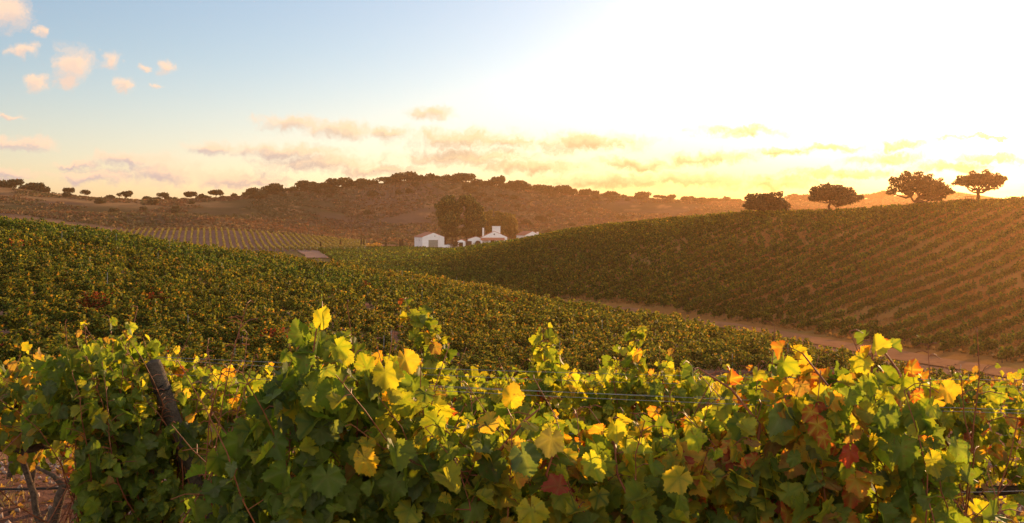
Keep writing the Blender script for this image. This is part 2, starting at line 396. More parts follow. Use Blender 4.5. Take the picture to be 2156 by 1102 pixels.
# the track between the two vineyards: centre line and half width (m)
TRK = np.array([(1.0, 205), (12.5, 176), (21, 150), (29.5, 128), (36.5, 109), (41.5, 94), (46, 83), (56, 63), (75, 38)], float)
def track_d(x, y):
    xc = np.interp(y, TRK[::-1, 1], TRK[::-1, 0]) - np.maximum(np.asarray(y) - 190, 0) * 1.2; return (x - xc) * 0.92
def stripe_zone(x, y):
    u = U0 + F * x / np.maximum(y, 8)
    return (y > 505) & (y < np.interp(u, [200, 300, 450, 600, 760, 800], [600, 620, 620, 622, 640, 600])) & (u > 150) & (u < 770)
def region_col(x, y):
    u = U0 + F * x / np.maximum(y, 8.0)
    n1 = fbm(x, y, 0.015, 5, 3); n2 = fbm(x, y, 0.06, 5, 4); n3 = fbm(x, y, 0.25, 3, 5)
    soil = np.tile([0.25, 0.125, 0.085], (len(x), 1))
    c = lerp(soil, np.tile([0.32, 0.17, 0.11], (len(x), 1)), sst(n2, -.6, .8))
    # right slope: sandy soil with dry weeds, the low sun's orange veil tinted in
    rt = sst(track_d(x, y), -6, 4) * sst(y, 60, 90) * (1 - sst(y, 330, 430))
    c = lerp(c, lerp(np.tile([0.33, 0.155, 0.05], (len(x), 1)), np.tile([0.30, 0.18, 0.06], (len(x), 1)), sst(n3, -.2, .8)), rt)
    # valley vineyards: green weeds
    val = sst(y, 200, 260) * (1 - sst(y, 560, 600)) * (1 - sst(track_d(x, np.minimum(y, 200)), 30, 60))
    c = lerp(c, np.tile([0.13, 0.12, 0.045], (len(x), 1)), val * .8)
    sz = stripe_zone(x, y)
    c[sz] = np.array([0.27, 0.165, 0.14])
    # far hills: dry grass, rust scrub and olive thicket
    h = sst(y, 600, 650) * (~sz)
    grass = np.tile([0.34, 0.19, 0.09], (len(x), 1)); rust = np.tile([0.135, 0.085, 0.06], (len(x), 1)); oliv = np.tile([0.085, 0.07, 0.035], (len(x), 1))
    hc = lerp(rust, oliv, sst(n1 + .5 * n2, -.5, .5))
    gl = sst(n2 + .4 * n3, .35, .8) * .7
    gl = np.maximum(gl, sst(y, 745, 800) * (1 - sst(u, 250, 520)) * sst(n2, -.9, .1))
    gl = np.maximum(gl, np.exp(-((u - 425) / 60) ** 2 - ((y - 830) / 25) ** 2) * .9)
    hc = lerp(hc, grass, gl)
    c = lerp(c, hc * 1.05, h)
    return np.clip(c, 0.01, 1)

yr = np.concatenate([np.arange(-40, 8, 2.0), 8.0 * (80 ** (np.arange(420) / 420.0))])
yf = 640.0 * ((6500 / 640.0) ** (np.arange(200) / 199.0))
S = np.sinh(np.linspace(-2.0, 2.0, 620)) / math.sinh(2.0)
def sheet(name, ys, mt, kind='structure'):
    yy = np.repeat(ys, len(S)); xx = np.tile(S, len(ys)) * (26 + 0.75 * np.maximum(yy, 0))
    V = np.stack([xx, yy, GZ(xx, yy)], 1)
    n, k = len(ys), len(S)
    i = np.arange(n - 1)[:, None] * k + np.arange(k - 1)[None]
    Fq = np.stack([i, i + 1, i + k + 1, i + k], -1).reshape(-1, 4)
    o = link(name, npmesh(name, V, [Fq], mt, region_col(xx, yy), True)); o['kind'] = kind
    return o
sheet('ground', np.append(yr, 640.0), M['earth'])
sheet('hills', yf, M['earth'])

def strip(name, cx, cyy, hw, mt, lift, n=160, m=12):
    ty = np.linspace(0, 1, n); seg = np.linspace(0, 1, len(cx))
    X = np.interp(ty, seg, cx); Y = np.interp(ty, seg, cyy)
    dx, dy = np.gradient(X), np.gradient(Y); l = np.hypot(dx, dy); nx, ny = dy / l, -dx / l
    s = np.linspace(-1, 1, m); hw = np.interp(ty, seg, np.broadcast_to(hw, (len(cx),)))
    jit = 0.2 * np.sin(ty * 60)
    W = s[None] * hw[:, None] + (np.abs(s)[None] > .99) * jit[:, None]
    xx = (X[:, None] + nx[:, None] * W).ravel(); yy = (Y[:, None] + ny[:, None] * W).ravel()
    V = np.stack([xx, yy, GZ(xx, yy) + lift], 1)
    i = np.arange(n - 1)[:, None] * m + np.arange(m - 1)[None]
    Fq = np.stack([i, i + 1, i + m + 1, i + m], -1).reshape(-1, 4)
    o = link(name, npmesh(name, V, [Fq], mt, None, True)); o['kind'] = 'structure'; return o
M['track'] = noisy('sandy track', (0.27, 0.125, 0.06), (0.33, 0.155, 0.075), 0.35, 0.95, 0.6, 0.0, bscale=6, c3=(0.20, 0.095, 0.05))
M['path'] = noisy('pale path', (0.24, 0.155, 0.12), (0.30, 0.19, 0.15), 0.1, 0.95, 0.2, 0.0)
strip('dirt_track', TRK[:, 0], TRK[:, 1], 2.6, M['track'], 0.09, 400, 24)
strip('path', [ux(672, 415), ux(668, 450), ux(655, 490), ux(650, 512)], [415, 450, 490, 512], [5.0, 5.0, 5.4, 5.6], M['path'], 0.25, 40, 8)
strip('path', [ux(600, 517), ux(690, 517), ux(780, 530), ux(870, 560)], [517, 517, 530, 560], 1.2, M['path'], 0.3, 60, 6)

# ------------------------------------------------------------- foliage tools
def rand_rot(n, r):
    q = r.normal(size=(n, 4)); q /= np.linalg.norm(q, axis=1)[:, None]
    w, x, y, z = q.T
    return np.stack([1-2*(y*y+z*z), 2*(x*y-z*w), 2*(x*z+y*w), 2*(x*y+z*w), 1-2*(x*x+z*z), 2*(y*z-x*w),
                     2*(x*z-y*w), 2*(y*z+x*w), 1-2*(x*x+y*y)], 1).reshape(n, 3, 3)
CARD = np.array([(0, -.5, 0), (.42, -.12, .10), (.30, .34, .05), (0, .55, -.06), (-.30, .34, .05), (-.42, -.12, .10)])  # a leaf of 4 triangles-ish
CARDF = np.array([[0, 1, 2, 3], [0, 3, 4, 5]])
def cards(Pp, s, r, Rm=None):
    n = len(Pp); Rm = rand_rot(n, r) if Rm is None else Rm
    V = np.einsum('nij,kj->nki', Rm, CARD) * np.asarray(s)[:, None, None] + Pp[:, None]
    Fq = (np.arange(n)[:, None, None] * 6 + CARDF[None]).reshape(-1, 4)
    return V.reshape(-1, 3), Fq
def blob_pts(blobs, n, r, shell=.4):
    """points through ellipsoids (cx,cy,cz,rx,ry,rz), thicker towards their skins"""
    B = np.array(blobs, float); vol = (B[:, 3] * B[:, 4] * B[:, 5]) ** .75; k = r.choice(len(B), n, p=vol / vol.sum())
    d = r.normal(size=(n, 3)); d /= np.linalg.norm(d, axis=1)[:, None]
    rr = shell + (1.05 - shell) * r.random(n) ** .6
    return B[k, :3] + d * rr[:, None] * B[k, 3:]
def limb(a, b, r, sag=.12, n=5):
    a, b = np.array(a, float), np.array(b, float); t = np.linspace(0, 1, n)[:, None]
    L = np.linalg.norm(b - a); off = r.normal(size=(n, 3)) * L * .05; off[0] = off[-1] = 0
    return a + (b - a) * t + off + np.array([0, 0, 1]) * (np.sin(t * math.pi) * L * sag)
def tree_meshes(name, blobs, trunk, nleaf, lsize, cols, r, fmat, rad=.35, limbs=None, limb_every=1):
    """trunk: list of base..fork points; each blob gets a limb from the fork"""
    mb = MB(); tr = np.array(trunk, float)
    mb.tube(tr, np.linspace(rad * 1.25, rad * .75, len(tr)), 6)
    fork = tr[-1]
    for i, B in enumerate(blobs):
        if limb_every > 1 and i % limb_every: continue
        i //= limb_every
        c = np.array(B[:3]); k = fork if (limbs is None or i not in limbs) else np.array(limbs[i])
        pl = limb(k, c + np.array([0, 0, -.1]) * B[5], r, -.06); mb.tube(pl, np.linspace(rad * .55, rad * .12, len(pl)), 6, False)
        for _ in range(3):
            e = c + r.normal(size=3) * .55 * np.array(B[3:]); q = limb(pl[3], e, r, -.05, 4)
            mb.tube(q, np.linspace(rad * .2, rad * .05, 4), 6, False)
    Pp = blob_pts(blobs, nleaf, r)
    V, Fq = cards(Pp, lsize * r.uniform(.6, 1.4, nleaf), r)
    base = np.array(cols)[r.integers(0, len(cols), nleaf)]
    k = fbm(Pp[:, 0] * 3, Pp[:, 1] * 3 + Pp[:, 2] * 2.2, .35 / max(rad, .1), 2, 9)
    cc = base * (1 + .28 * np.clip(k, -1, 1))[:, None] * r.uniform(.75, 1.25, nleaf)[:, None]
    return mb.mesh(name + '_trunk', M['oakbark'], True), npmesh(name + '_crown', V, [Fq], fmat, np.repeat(cc, 6, 0))
def plant_tree(name, meshes, loc, label, cat='tree', group=None, rz=0, sc_=1.0):
    e = empty(name, loc, rz); e.scale = (sc_,) * 3 if np.isscalar(sc_) else sc_
    tag(e, label, cat, group)
    link('trunk', meshes[0], e); link('crown', meshes[1], e); return e
OAK = [(0.04, 0.045, 0.016), (0.055, 0.06, 0.02), (0.09, 0.065, 0.025), (0.04, 0.04, 0.02)]

# --- four cork oaks on the crest of the right slope (metres; x right, z up from the crest)
r = np.random.default_rng(11)
def rnd_blobs(outline, r, depth, n_in=0):
    out = []
    for (x, z, rx, rz) in outline:
        y = r.uniform(-depth, depth); out.append((x, y, z, rx * .9, min(rx, depth * 1.3) * r.uniform(.8, 1.1), rz * .88))
        for _ in range(4):
            a = r.uniform(-.6, 3.74); f = r.uniform(.8, 1.15); q = r.uniform(.22, .42)
            out.append((x + f * rx * math.cos(a), y + r.normal() * .5, z + f * rz * math.sin(a), q * rx, q * rx, q * rx * .75))
    return out
def hero(u, v, Y, outline, trunk, n, ls, label, limbs=None, rad=.3, depth=2.6, dzz=.6):
    # outline in photo pixels relative to the foot (u, v)
    k = Y / F
    o = [((a) * k, (b) * k, c * k * 1.12, d * k * 1.15) for a, b, c, d in outline]
    tr = [(a * k, 0, b * k) for a, b in trunk]
    lb = {i: (a * k, 0, b * k) for i, (a, b) in (limbs or {}).items()}
    ms = tree_meshes('oak', rnd_blobs(o, r, depth), tr, n, ls, OAK, r, M['tree'], rad, lb, 5)
    x = ux(u, Y); z = -(v - V0) / F * Y
    z += dzz
    plant_tree('cork_oak', ms, (x, Y, z), label)
G4 = 'wide cork oaks along the crest of the right slope'
hero(1608, 444, 252, [(-22,12,20,10),(0,16,24,15),(22,12,21,11),(-10,26,20,10),(12,28,18,9),(-34,7,9,6),(36,7,9,6),(0,8,36,8)], [(0,-8),(0,4)], 7200, .36,
     'low dome shaped oak with branches down to the ground, on the vineyard crest', dzz=.1)
hero(1751, 440, 246, [(-30,26,20,10),(-10,34,20,11),(14,38,20,10),(33,32,18,12),(-42,18,10,6),(42,18,12,9),(28,16,16,9),(0,24,34,8),(-22,20,24,6),(22,8,12,6),(46,12,5,6)],
     [(-4,-9),(-6,2),(-2,11)], 7200, .36, 'shaggy oak with drooping outer branches and a leaning stem, on the vineyard crest', {6:(14,6),9:(8,2)}, dzz=.3)
hero(1929, 435, 238, [(-35,46,19,11),(-14,50,20,10),(8,46,22,12),(26,42,17,12),(49,40,15,12),(52,24,16,10),(30,24,19,10),(-34,32,16,8),(-12,36,16,8),(-46,24,9,5),(38,12,16,6),(58,26,8,8),(12,30,14,9),(36,36,20,11),(44,28,16,10),(-18,27,15,8),(2,34,18,11)],
     [(-2,-12),(-1,4)], 9000, .34, 'largest oak with two thick forking stems, on the vineyard crest', {0:(-10,16),1:(-10,16),7:(-12,16),8:(-10,16),9:(-12,16),3:(6,14),4:(8,16),5:(8,16)}, .5)
hero(2059, 424, 232, [(-34,34,14,8),(-18,41,18,8),(2,46,20,7),(22,45,20,8),(42,40,15,10),(48,30,11,8),(28,34,16,8),(8,36,18,7),(-8,36,14,6),(34,22,9,5),(-42,30,8,4),(52,36,8,8),(-26,36,14,8),(14,40,26,7),(4,34,24,9)],
     [(0,-10),(1,4),(0,12)], 7000, .32, 'flat topped umbrella shaped oak on one slim stem, on the vineyard crest', {0:(-6,17),10:(-8,18),1:(-4,17),5:(10,18),9:(8,17)}, .4, 2.6)

# --- oaks of the far hills: prototypes
def far_proto(i, r):
    w_ = r.uniform(3.8, 5.6); nb = 6
    bl = [(w_ * .55 * math.cos(a), w_ * .5 * math.sin(a), r.uniform(3.6, 5.0), w_ * .55, w_ * .5, r.uniform(1.3, 2.0)) for a in r.uniform(0, 6.28, nb)] + [(r.uniform(-1, 1), 0, 4.8, w_ * .5, w_ * .6, 1.5)]
    return tree_meshes('faroak', bl, [(0, 0, -2.0), (r.uniform(-.3, .3), 0, .8), (0, 0, 2.2)], 620, 1.0, OAK, r, M['tree'], .3)
FP = [far_proto(i, r) for i in range(6)]
def bushy(r):
    bl = [(r.uniform(-2, 2), r.uniform(-2, 2), r.uniform(1.2, 3.0), 2.4, 2.2, 1.9) for _ in range(6)]
    return tree_meshes('thicket', bl, [(0, 0, -2.0), (0, 0, 1.0)], 520, .95, OAK + [(0.09, 0.05, 0.02)], r, M['tree'], .25)
BP = [bushy(r) for _ in range(4)]
def far(u, Y, s, kind, label, group, dz=0, wx=1.0):
    x = ux(u, Y); ms = (FP if kind == 'o' else BP)[r.integers(0, 6 if kind == 'o' else 4)]
    plant_tree('oak_tree' if kind == 'o' else 'bushy_oak', ms, (x, Y, gz(x, Y) + dz), label, 'tree', group, r.uniform(0, 6.28), (s * 1.3 * wx, s * 1.3 * wx, s * 1.35))
def crest(u, lo=640, hi=1250):
    Y = np.arange(lo, hi, 4.0); x = ux(u, Y); v = V0 - F * GZ(x, Y) / Y; return Y[np.argmin(v)]
# stand alone trees on the ridge
SOLO = [(30,1.0,'o','round oak on the ridge among a dense clump at the left end'),(52,1.1,'b','bushy oak beside the first clump on the ridge'),(84,.9,'b','small thick oak on the slope end of the left clump'),
 (145,.95,'o','isolated spreading oak on the orange grass ridge, nearer the clump'),(179,1.0,'o','isolated spreading oak on the orange grass ridge, beside its twin'),
 (231,.8,'b','low oak on the dip of the ridge'),(263,.85,'o','small flat oak past the dip of the ridge'),(308,1.0,'b','thick oak on the middle of the low ridge'),(342,1.05,'o','reddish loose oak on the low ridge'),
 (368,.85,'b','small thick oak on the low ridge'),(402,1.1,'o','tall oak on the low ridge'),(425,1.0,'b','thick dark oak on the low ridge'),(455,1.05,'o','wide flat oak near the bare knoll'),
 (808,.85,'o','lone round oak standing clear of the ridge canopy before the summit'),(872,.8,'o','lone oak standing just before the summit'),(1383,.6,'o','small lone round oak in the gap of the far ridge'),(1398,.55,'o','thin lone oak in the gap of the far ridge'),
 (1415,.7,'o','broad lone oak in the gap of the far ridge')]
for u, s, k, lab in SOLO:
    far(u, crest(u), s * r.uniform(.68, .95), k, lab, None, -.9 if k == 'b' else -.2, r.uniform(.9, 1.35))
far(30, 870, 1.0, 'o', 'green oak on the grass slope below the left clump', None); far(78, 855, 1.0, 'o', 'second green oak on the grass slope below the left clump', None)
far(140, 830, .7, 'b', 'round grey green bush on the grassy slope', None)
# the tree line along the crest
u = 518.0
GL = 'oaks of the tree line along the far ridge'
while u < 1362:
    if not (800 < u < 816): far(u, crest(u) + r.uniform(-12, 10), r.uniform(.85, 1.35) * (1 if u < 1250 else .8), 'o' if r.random() < .4 else 'b', 'dark round crowned oak in the continuous tree line along the far ridge', GL, -2.6)
    u += r.uniform(9, 17) if u < 1250 else r.uniform(11, 17)
for u in [0, 12, 22, 62, 70, 96]: far(u, crest(u) + r.uniform(-8, 8), r.uniform(.8, 1.1), 'b', 'dark oak packed into the clump at the left end of the ridge', 'oaks of the clump at the left end of the ridge', -1)
for u in [318, 330, 356, 388, 412, 416, 436, 468, 480, 496]: far(u, crest(u) + r.uniform(-9, 6), r.uniform(.4, .8), 'b', 'small dark oak merging into the loose low clumps of the low ridge', 'merging oaks of the low ridge', -1.6)
for u in [1442,1452,1466,1478,1490,1502,1516,1530,1545,1556]:
    far(u, crest(u), r.uniform(.55, .8), 'o', 'small oak in the thin row on the far ridge before the low domed oak', 'thin row of oaks on the far ridge', -2.0)
for u in [1664,1672,1690,1700,1806,1812,1832,1842,1852,1862,1872]:
    far(u, crest(u, 900), r.uniform(.9, 1.2), 'o', 'hazy oak on the farthest ridge seen between the crest oaks', 'hazy oaks on the farthest ridge', -2.6)
# second rank of trees running down the hill
for _ in range(55):
    u = r.uniform(520, 1500); Yc = crest(u); Y = Yc - r.uniform(15, 60) * (1 + (r.random() < .15) * 1.5)
    far(u, Y, r.uniform(.5, .95), 'b', 'small thick oak growing on the slope just under the far tree line', 'oaks scattered on the slope under the far tree line', -1)
for _ in range(22):
    u = r.uniform(1080, 1320) if _ < 13 else r.uniform(200, 420); Y = r.uniform(700, 840)
    far(u, Y, r.uniform(.45, .8), 'b', 'olive green bush on the lower flank of the far hill', 'olive bushes on the lower flank of the hills', -.8)

# --- scrub of the hills (uncountable low growth)
def scrub():
    n = 46000
    Y = r.uniform(630, 1150, n); u = r.uniform(-60, 2200, n); x = ux(u, Y)
    k = fbm(x, Y, 0.02, 4, 3) + .7 * fbm(x, Y, .08, 3, 12)
    keep = (k > -.55) & ~stripe_zone(x, Y) & ~((Y > 760) & (u < 300) & (k < .5)); x, Y, k = x[keep], Y[keep], k[keep]; n = len(x)
    m = 5
    Pp = np.repeat(np.stack([x, Y, GZ(x, Y)], 1), m, 0) + r.normal(size=(n * m, 3)) * [.8, .8, .25] + [0, 0, .45]
    V, Fq = cards(Pp, r.uniform(.7, 1.7, n * m), r)
    pal = np.array([(0.15,0.07,0.04),(0.11,0.065,0.042),(0.085,0.075,0.04),(0.06,0.062,0.034),(0.20,0.125,0.065)])
    t = fbm(x, Y, .03, 3, 21) + r.normal(size=n) * .35
    ci = np.clip((t * 1.7 + 2).astype(int), 0, 4)[:, None] * 0 + np.where(t > .3, r.integers(0, 2, n), np.where(t > -.3, r.choice([1, 2, 4], n), r.integers(2, 4, n)))[:, None]
    c = pal[ci[:, 0]] * r.uniform(.8, 1.6, n)[:, None]
    o = link('scrub', npmesh('scrub', V, [Fq], M['scrub'], np.repeat(np.repeat(c, m, 0), 6, 0)))
    tag(o, 'rust brown scrub and dry weeds covering the far hills', 'scrub', kind='stuff')
scrub()

# --- tall gum trees by the farm
GUM = [(0.04, 0.07, 0.018), (0.03, 0.05, 0.015), (0.07, 0.09, 0.022), (0.20, 0.19, 0.04)]
def gum(u, Y, outline, stems, n, label, cols=GUM):
    k = Y / F; g = -(520 - V0) / F * Y
    bl = []
    for a, b, c, d in outline:
        y = r.uniform(-3.2, 3.2); bl.append((a * k, y, b * k, c * k * .9, min(c * k, 4.5), d * k * .9))
        for _ in range(4):
            t_ = r.uniform(0, 6.28); f = r.uniform(.8, 1.1); q = r.uniform(.25, .4); bl.append((a * k + f * c * k * math.cos(t_), y + r.normal(), b * k + f * d * k * math.sin(t_), q * c * k, q * c * k, q * d * k))
    x = ux(u, Y); e = empty('gum_tree', (x, Y, g)); tag(e, label, 'tree')
    mb = MB()
    for (a, b, h) in stems:
        t = limb((a * k, 0, -.5), (b * k, r.uniform(-1, 1), h * k), r, 0.0, 6); mb.tube(t, np.linspace(.6, .16, 6), 6)
        for B in bl[::5]:
            if abs(B[0] - t[-1][0]) < 5: q = limb(t[3], B[:3], r, .05, 4); mb.tube(q, np.linspace(.25, .06, 4), 6, False)
    mb.build('trunk', M['oakbark'], e, True)
    n = int(n * 1.5); Pp = blob_pts(bl, n, r, .5); V, Fq = cards(Pp, .72 * r.uniform(.6, 1.4, n), r)
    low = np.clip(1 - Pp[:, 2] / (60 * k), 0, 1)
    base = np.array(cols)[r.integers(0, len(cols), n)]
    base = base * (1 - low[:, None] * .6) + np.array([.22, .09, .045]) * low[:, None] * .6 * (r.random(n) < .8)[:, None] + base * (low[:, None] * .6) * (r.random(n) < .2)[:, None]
    V2 = V.reshape(-1, 6, 3).copy(); V2[:, :, 2] = (V2[:, :, 2] - Pp[:, None, 2]) * 1.5 + Pp[:, None, 2]
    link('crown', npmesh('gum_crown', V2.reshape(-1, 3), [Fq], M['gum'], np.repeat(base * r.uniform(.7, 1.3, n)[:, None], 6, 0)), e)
gum(946, 606, [(-2,96,17,12),(-16,84,14,12),(-6,78,18,14),(12,82,14,14),(-4,56,15,14),(-14,52,10,16),(10,54,14,16),(2,36,14,14),(-8,30,9,12),(12,30,10,12),(-20,70,9,7)],
    [(-6,-10,70),(6,4,80),(10,12,60)], 9000, 'tallest broad dark gum tree beside the gabled white barn')
gum(986, 610, [(-8,98,13,12),(4,92,14,14),(16,80,14,14),(22,64,14,14),(6,70,16,16),(24,48,12,14),(6,50,16,14),(14,34,14,12),(-4,32,12,12),(26,30,8,10)],
    [(-4,-6,80),(10,16,70),(4,6,60)], 9000, 'rounded gum tree between the barn and the chimneyed house, catching sun on its edge')
gum(1024, 640, [(-6,62,10,10),(4,66,9,9),(10,56,9,9),(0,46,11,10),(8,36,10,10)], [(0,2,55)], 3000, 'golden gum tree behind the small chimney', [(0.24,0.17,0.035),(0.17,0.14,0.03),(0.30,0.19,0.04)])
gum(1062, 640, [(-8,64,12,9),(8,60,12,10),(18,50,11,12),(-12,48,12,10),(4,46,14,12),(18,34,12,12),(0,28,12,12),(20,22,9,10),(-14,60,6,6)], [(-2,-6,58),(4,10,56)], 5200,
    'wide golden gum tree behind the big chimney', [(0.24,0.17,0.035),(0.17,0.14,0.03),(0.30,0.19,0.04)])
# slim cypresses in the field edge
def cyp(u, Y, h, label):
    x = ux(u, Y); z = gz(x, Y); e = empty('young_cypress', (x, Y, z)); tag(e, label, 'tree', 'young cypresses along the field edge')
    mb = MB(); mb.tube([(0, 0, -.3), (0, 0, h * .9)], [.12, .04]); mb.build('trunk', M['oakbark'], e)
    n = 260; t = r.random(n); a = r.uniform(0, 6.28, n); rr = (1 - t) ** .6 * .65 * r.uniform(.5, 1, n)
    V, Fq = cards(np.stack([rr * np.cos(a), rr * np.sin(a), .2 + t * h], 1), r.uniform(.35, .6, n), r)
    link('crown', npmesh('cypress_crown', V, [Fq], M['tree'], np.repeat(np.array([[.05, .05, .025]]) * r.uniform(.6, 1.4, n)[:, None], 6, 0)), e)
for i, (u, Y, h, lab) in enumerate([(675,548,3.0,'short cypress at the end of the pale path'),(717,560,3.9,'single cypress before the striped rows'),(761,572,4.8,'taller cypress of the close pair by the yellow bush'),(766,572,4.4,'shorter cypress of the close pair by the yellow bush'),
    (812,590,4.2,'lone cypress between the yellow bush and the barn'),(842,596,4.0,'cypress of the pair nearest the barn, on the side away from it'),(847,596,4.4,'cypress standing nearest to the barn wall')]): cyp(u, Y, h, lab)
def bush(u, Y, w_, h, cols, label, name='bush', mt='bush', n=500, z=None):
    x = ux(u, Y); e = empty(name, (x, Y, gz(x, Y) if z is None else z)); tag(e, label, 'bush')
    bl = [(r.uniform(-.6, .6) * w_, r.uniform(-.3, .3) * w_, r.uniform(.2, .6) * h, .5 * w_, .4 * w_, .45 * h) for _ in range(6)]
    Pp = blob_pts(bl, n, r); V, Fq = cards(Pp, r.uniform(.5, 1.1, n) * max(.15, w_ * .12), r)
    c = np.array(cols)[r.integers(0, len(cols), n)] * r.uniform(.7, 1.3, n)[:, None]
    link('crown', npmesh('bush_crown', V, [Fq], M[mt], np.repeat(c, 6, 0)), e)
    mb = MB(); mb.tube([(0, 0, -.3), (0, 0, .4 * h)], [.08, .04]); mb.build('stem', M['oakbark'], e)
bush(786, 575, 5.5, 2.6, [(0.45,0.33,0.06),(0.35,0.27,0.05),(0.4,0.2,0.05)], 'bright yellow bush beside the pair of cypresses')
bush(238, 560, 4.5, 3.2, [(0.16,0.13,0.06),(0.12,0.12,0.05)], 'grey green bush at the top corner of the striped rows', 'bush')
for (u, Y, w_, h, lab) in [(1990,236,2.2,1.6,'low dark bush between the two largest crest oaks'),(2012,234,2.8,1.8,'wider dark bush between the two largest crest oaks'),(2088,231,3.4,1.6,'dark rounded bush right of the umbrella oak'),(2124,230,1.2,1.8,'ragged upright bush near the end of the crest')]:
    bush(u, Y, w_, h, OAK, lab, 'bush', 'tree', 700)

# ------------------------------------------------------------- the farm
def gable(root, w_, l, he, hp, wallmat, nm='wall', th=.3, roofover=.35, open_front=None):
    """box house with a gable facing -Y at local origin corner (0..w, 0..l); returns nothing"""
    mb = MB()
    fr = [(0, 0, -1), (w_, 0, -1), (w_, 0, he), (w_ / 2, 0, hp), (0, 0, he)]
    V = [(x, 0, z) for x, _, z in fr] + [(x, l, z) for x, _, z in fr]
    mb.add(V, [(0, 1, 2, 3, 4), (9, 8, 7, 6, 5), (1, 6, 7, 2), (5, 0, 4, 9), (0, 5, 6, 1)])
    mb.build(nm, wallmat, root)
    rf = MB(); sl = (hp - he) / (w_ / 2); o = roofover
    for s in (0, 1):
        xe = -o if s == 0 else w_ + o
        ze = he - o * sl + .02
        a = [(xe, .12, ze), (w_ / 2, .12, hp + .02), (w_ / 2, l + o, hp + .02), (xe, l + o, ze)]
        b = [(x, y, z + .22) for x, y, z in a]
        rf.add(a + b, [(0, 3, 2, 1), (4, 5, 6, 7), (0, 1, 5, 4), (1, 2, 6, 5), (2, 3, 7, 6), (3, 0, 4, 7)])
    return rf.build('roof', M['tiles'], root)
def window(root, c, w_, h, axis='x', face=-1):
    f = MB(); t = .12
    def B(m, a, b, sz):
        if axis == 'x': m.box((c[0] + a, c[1] + face * .04, c[2] + b), (sz[0], .1, sz[1]))
        else: m.box((c[0] + face * .04, c[1] + a, c[2] + b), (.1, sz[0], sz[1]))
    B(f, 0, h / 2, (w_ + t, t)); B(f, 0, -h / 2, (w_ + t, t)); B(f, -w_ / 2, 0, (t, h - t)); B(f, w_ / 2, 0, (t, h - t))
    o = f.build('window', M['limewash'], root)
    g = MB()
    if axis == 'x': g.box((c[0], c[1] + face * .01, c[2]), (w_ - t, .04, h - t))
    else: g.box((c[0] + face * .01, c[1], c[2]), (.04, w_ - t, h - t))
    g.build('pane', M['glass'], o)
# barn
bx, bz = ux(889.5, 600), -(521.5 - V0) / F * 600
barn = empty('barn', (bx, 600, bz), R(20)); tag(barn, 'white gabled barn with a wide sheet door and tiny side windows', 'barn')
gable(barn, 12.4, 17, 5.7, 8.0, M['limewash'])
mb = MB(); mb.box((6.1, -.06, 1.95), (5.3, .1, 3.9)); dr = mb.build('door', M['door'], barn)
mb = MB()
for i in range(9): mb.box((3.5 + i * .65, -.135, 1.95), (.09, .05, 3.7))
mb.build('door_rib', M['door'], dr)
mb = MB(); mb.box((6.1, -.08, 4.0), (5.9, .14, .18)); mb.build('lintel', M['door'], barn)
for yy in (2.5, 6.0, 9.0, 13.0): window(barn, (0, yy, 3.9), .8, 1.15, 'y', -1)
mb = MB(); mb.tube([(7, -.1, 6.2), (7, .1, 6.2)], [.25, .25]); mb.build('vent', M['dark'], barn)
# chimneyed house
hx = ux(1014, 598); hz_ = -12.9
hs = empty('farmhouse', (hx, 598, hz_), R(4)); tag(hs, 'low white farmhouse with a massive chimney, round gable vent and tiled porch', 'house')
rf = gable(hs, 14, 13, 5.2, 8.3, M['limewash'])
mb = MB(); mb.box((8.1, 2.0, 8.9), (4.4, 1.6, 4.2)); ch = mb.build('chimney', M['limewash'], rf, False)
mb = MB(); mb.box((8.1, 2.0, 11.12), (4.8, 2.0, .22)); mb.box((8.1, 2.0, 10.55), (4.6, 1.8, .14)); mb.build('chimney_cap', M['limewash'], ch)
mb = MB(); mb.box((1.0, 3.0, 7.5), (.95, .95, 5.4)); mb.box((1.0, 3.0, 10.25), (1.2, 1.2, .16)); c2 = mb.build('chimney', M['limewash'], rf)
mb = MB(); mb.tube([(6.9, -.12, 6.75), (6.9, .1, 6.75)], [.42, .42]); mb.build('vent', M['dark'], hs)
pr = MB()
a = [(-.6, -3.6, 3.5), (12.5, -3.6, 3.5), (12.5, -.02, 4.7), (-.6, -.02, 4.7)]; b = [(x, y, z + .25) for x, y, z in a]
pr.add(a + b, [(0, 3, 2, 1), (4, 5, 6, 7), (0, 1, 5, 4), (1, 2, 6, 5), (2, 3, 7, 6), (3, 0, 4, 7)]); pr.build('porch_roof', M['tiles'], hs)
for px_ in (-.2, 4.1, 8.2, 12.1):
    mb = MB(); mb.box((px_, -3.4, 1.25), (.5, .5, 4.5)); mb.build('pillar', M['limewash'], hs)
mb = MB(); mb.box((6, -.05, 2.0), (2.0, .08, 4.0)); mb.build('door', M['dark'], hs)
# lower wing with an arched gate
wg = empty('outbuilding', (ux(986, 602), 602, hz_ + .2), R(6)); tag(wg, 'small white tile roofed annexe between the gum trees and the farmhouse', 'annexe')
gable(wg, 8.5, 8, 3.9, 5.2, M['limewash'])
ar = MB(); pts = [(5.2 + 1.5 * math.cos(t), -.05, 1.6 + 1.5 * math.sin(t)) for t in np.linspace(0, math.pi, 11)]
V = [(6.7, -.05, 0)] + pts + [(3.7, -.05, 0)]; V2 = [(x, -.2, z) for x, y, z in V]; nV = len(V)
ar.add(V2 + V, [tuple(range(nV))[::-1]] + [(i, (i + 1) % nV, nV + (i + 1) % nV, nV + i) for i in range(nV)]); ar.build('archway', M['dark'], wg)
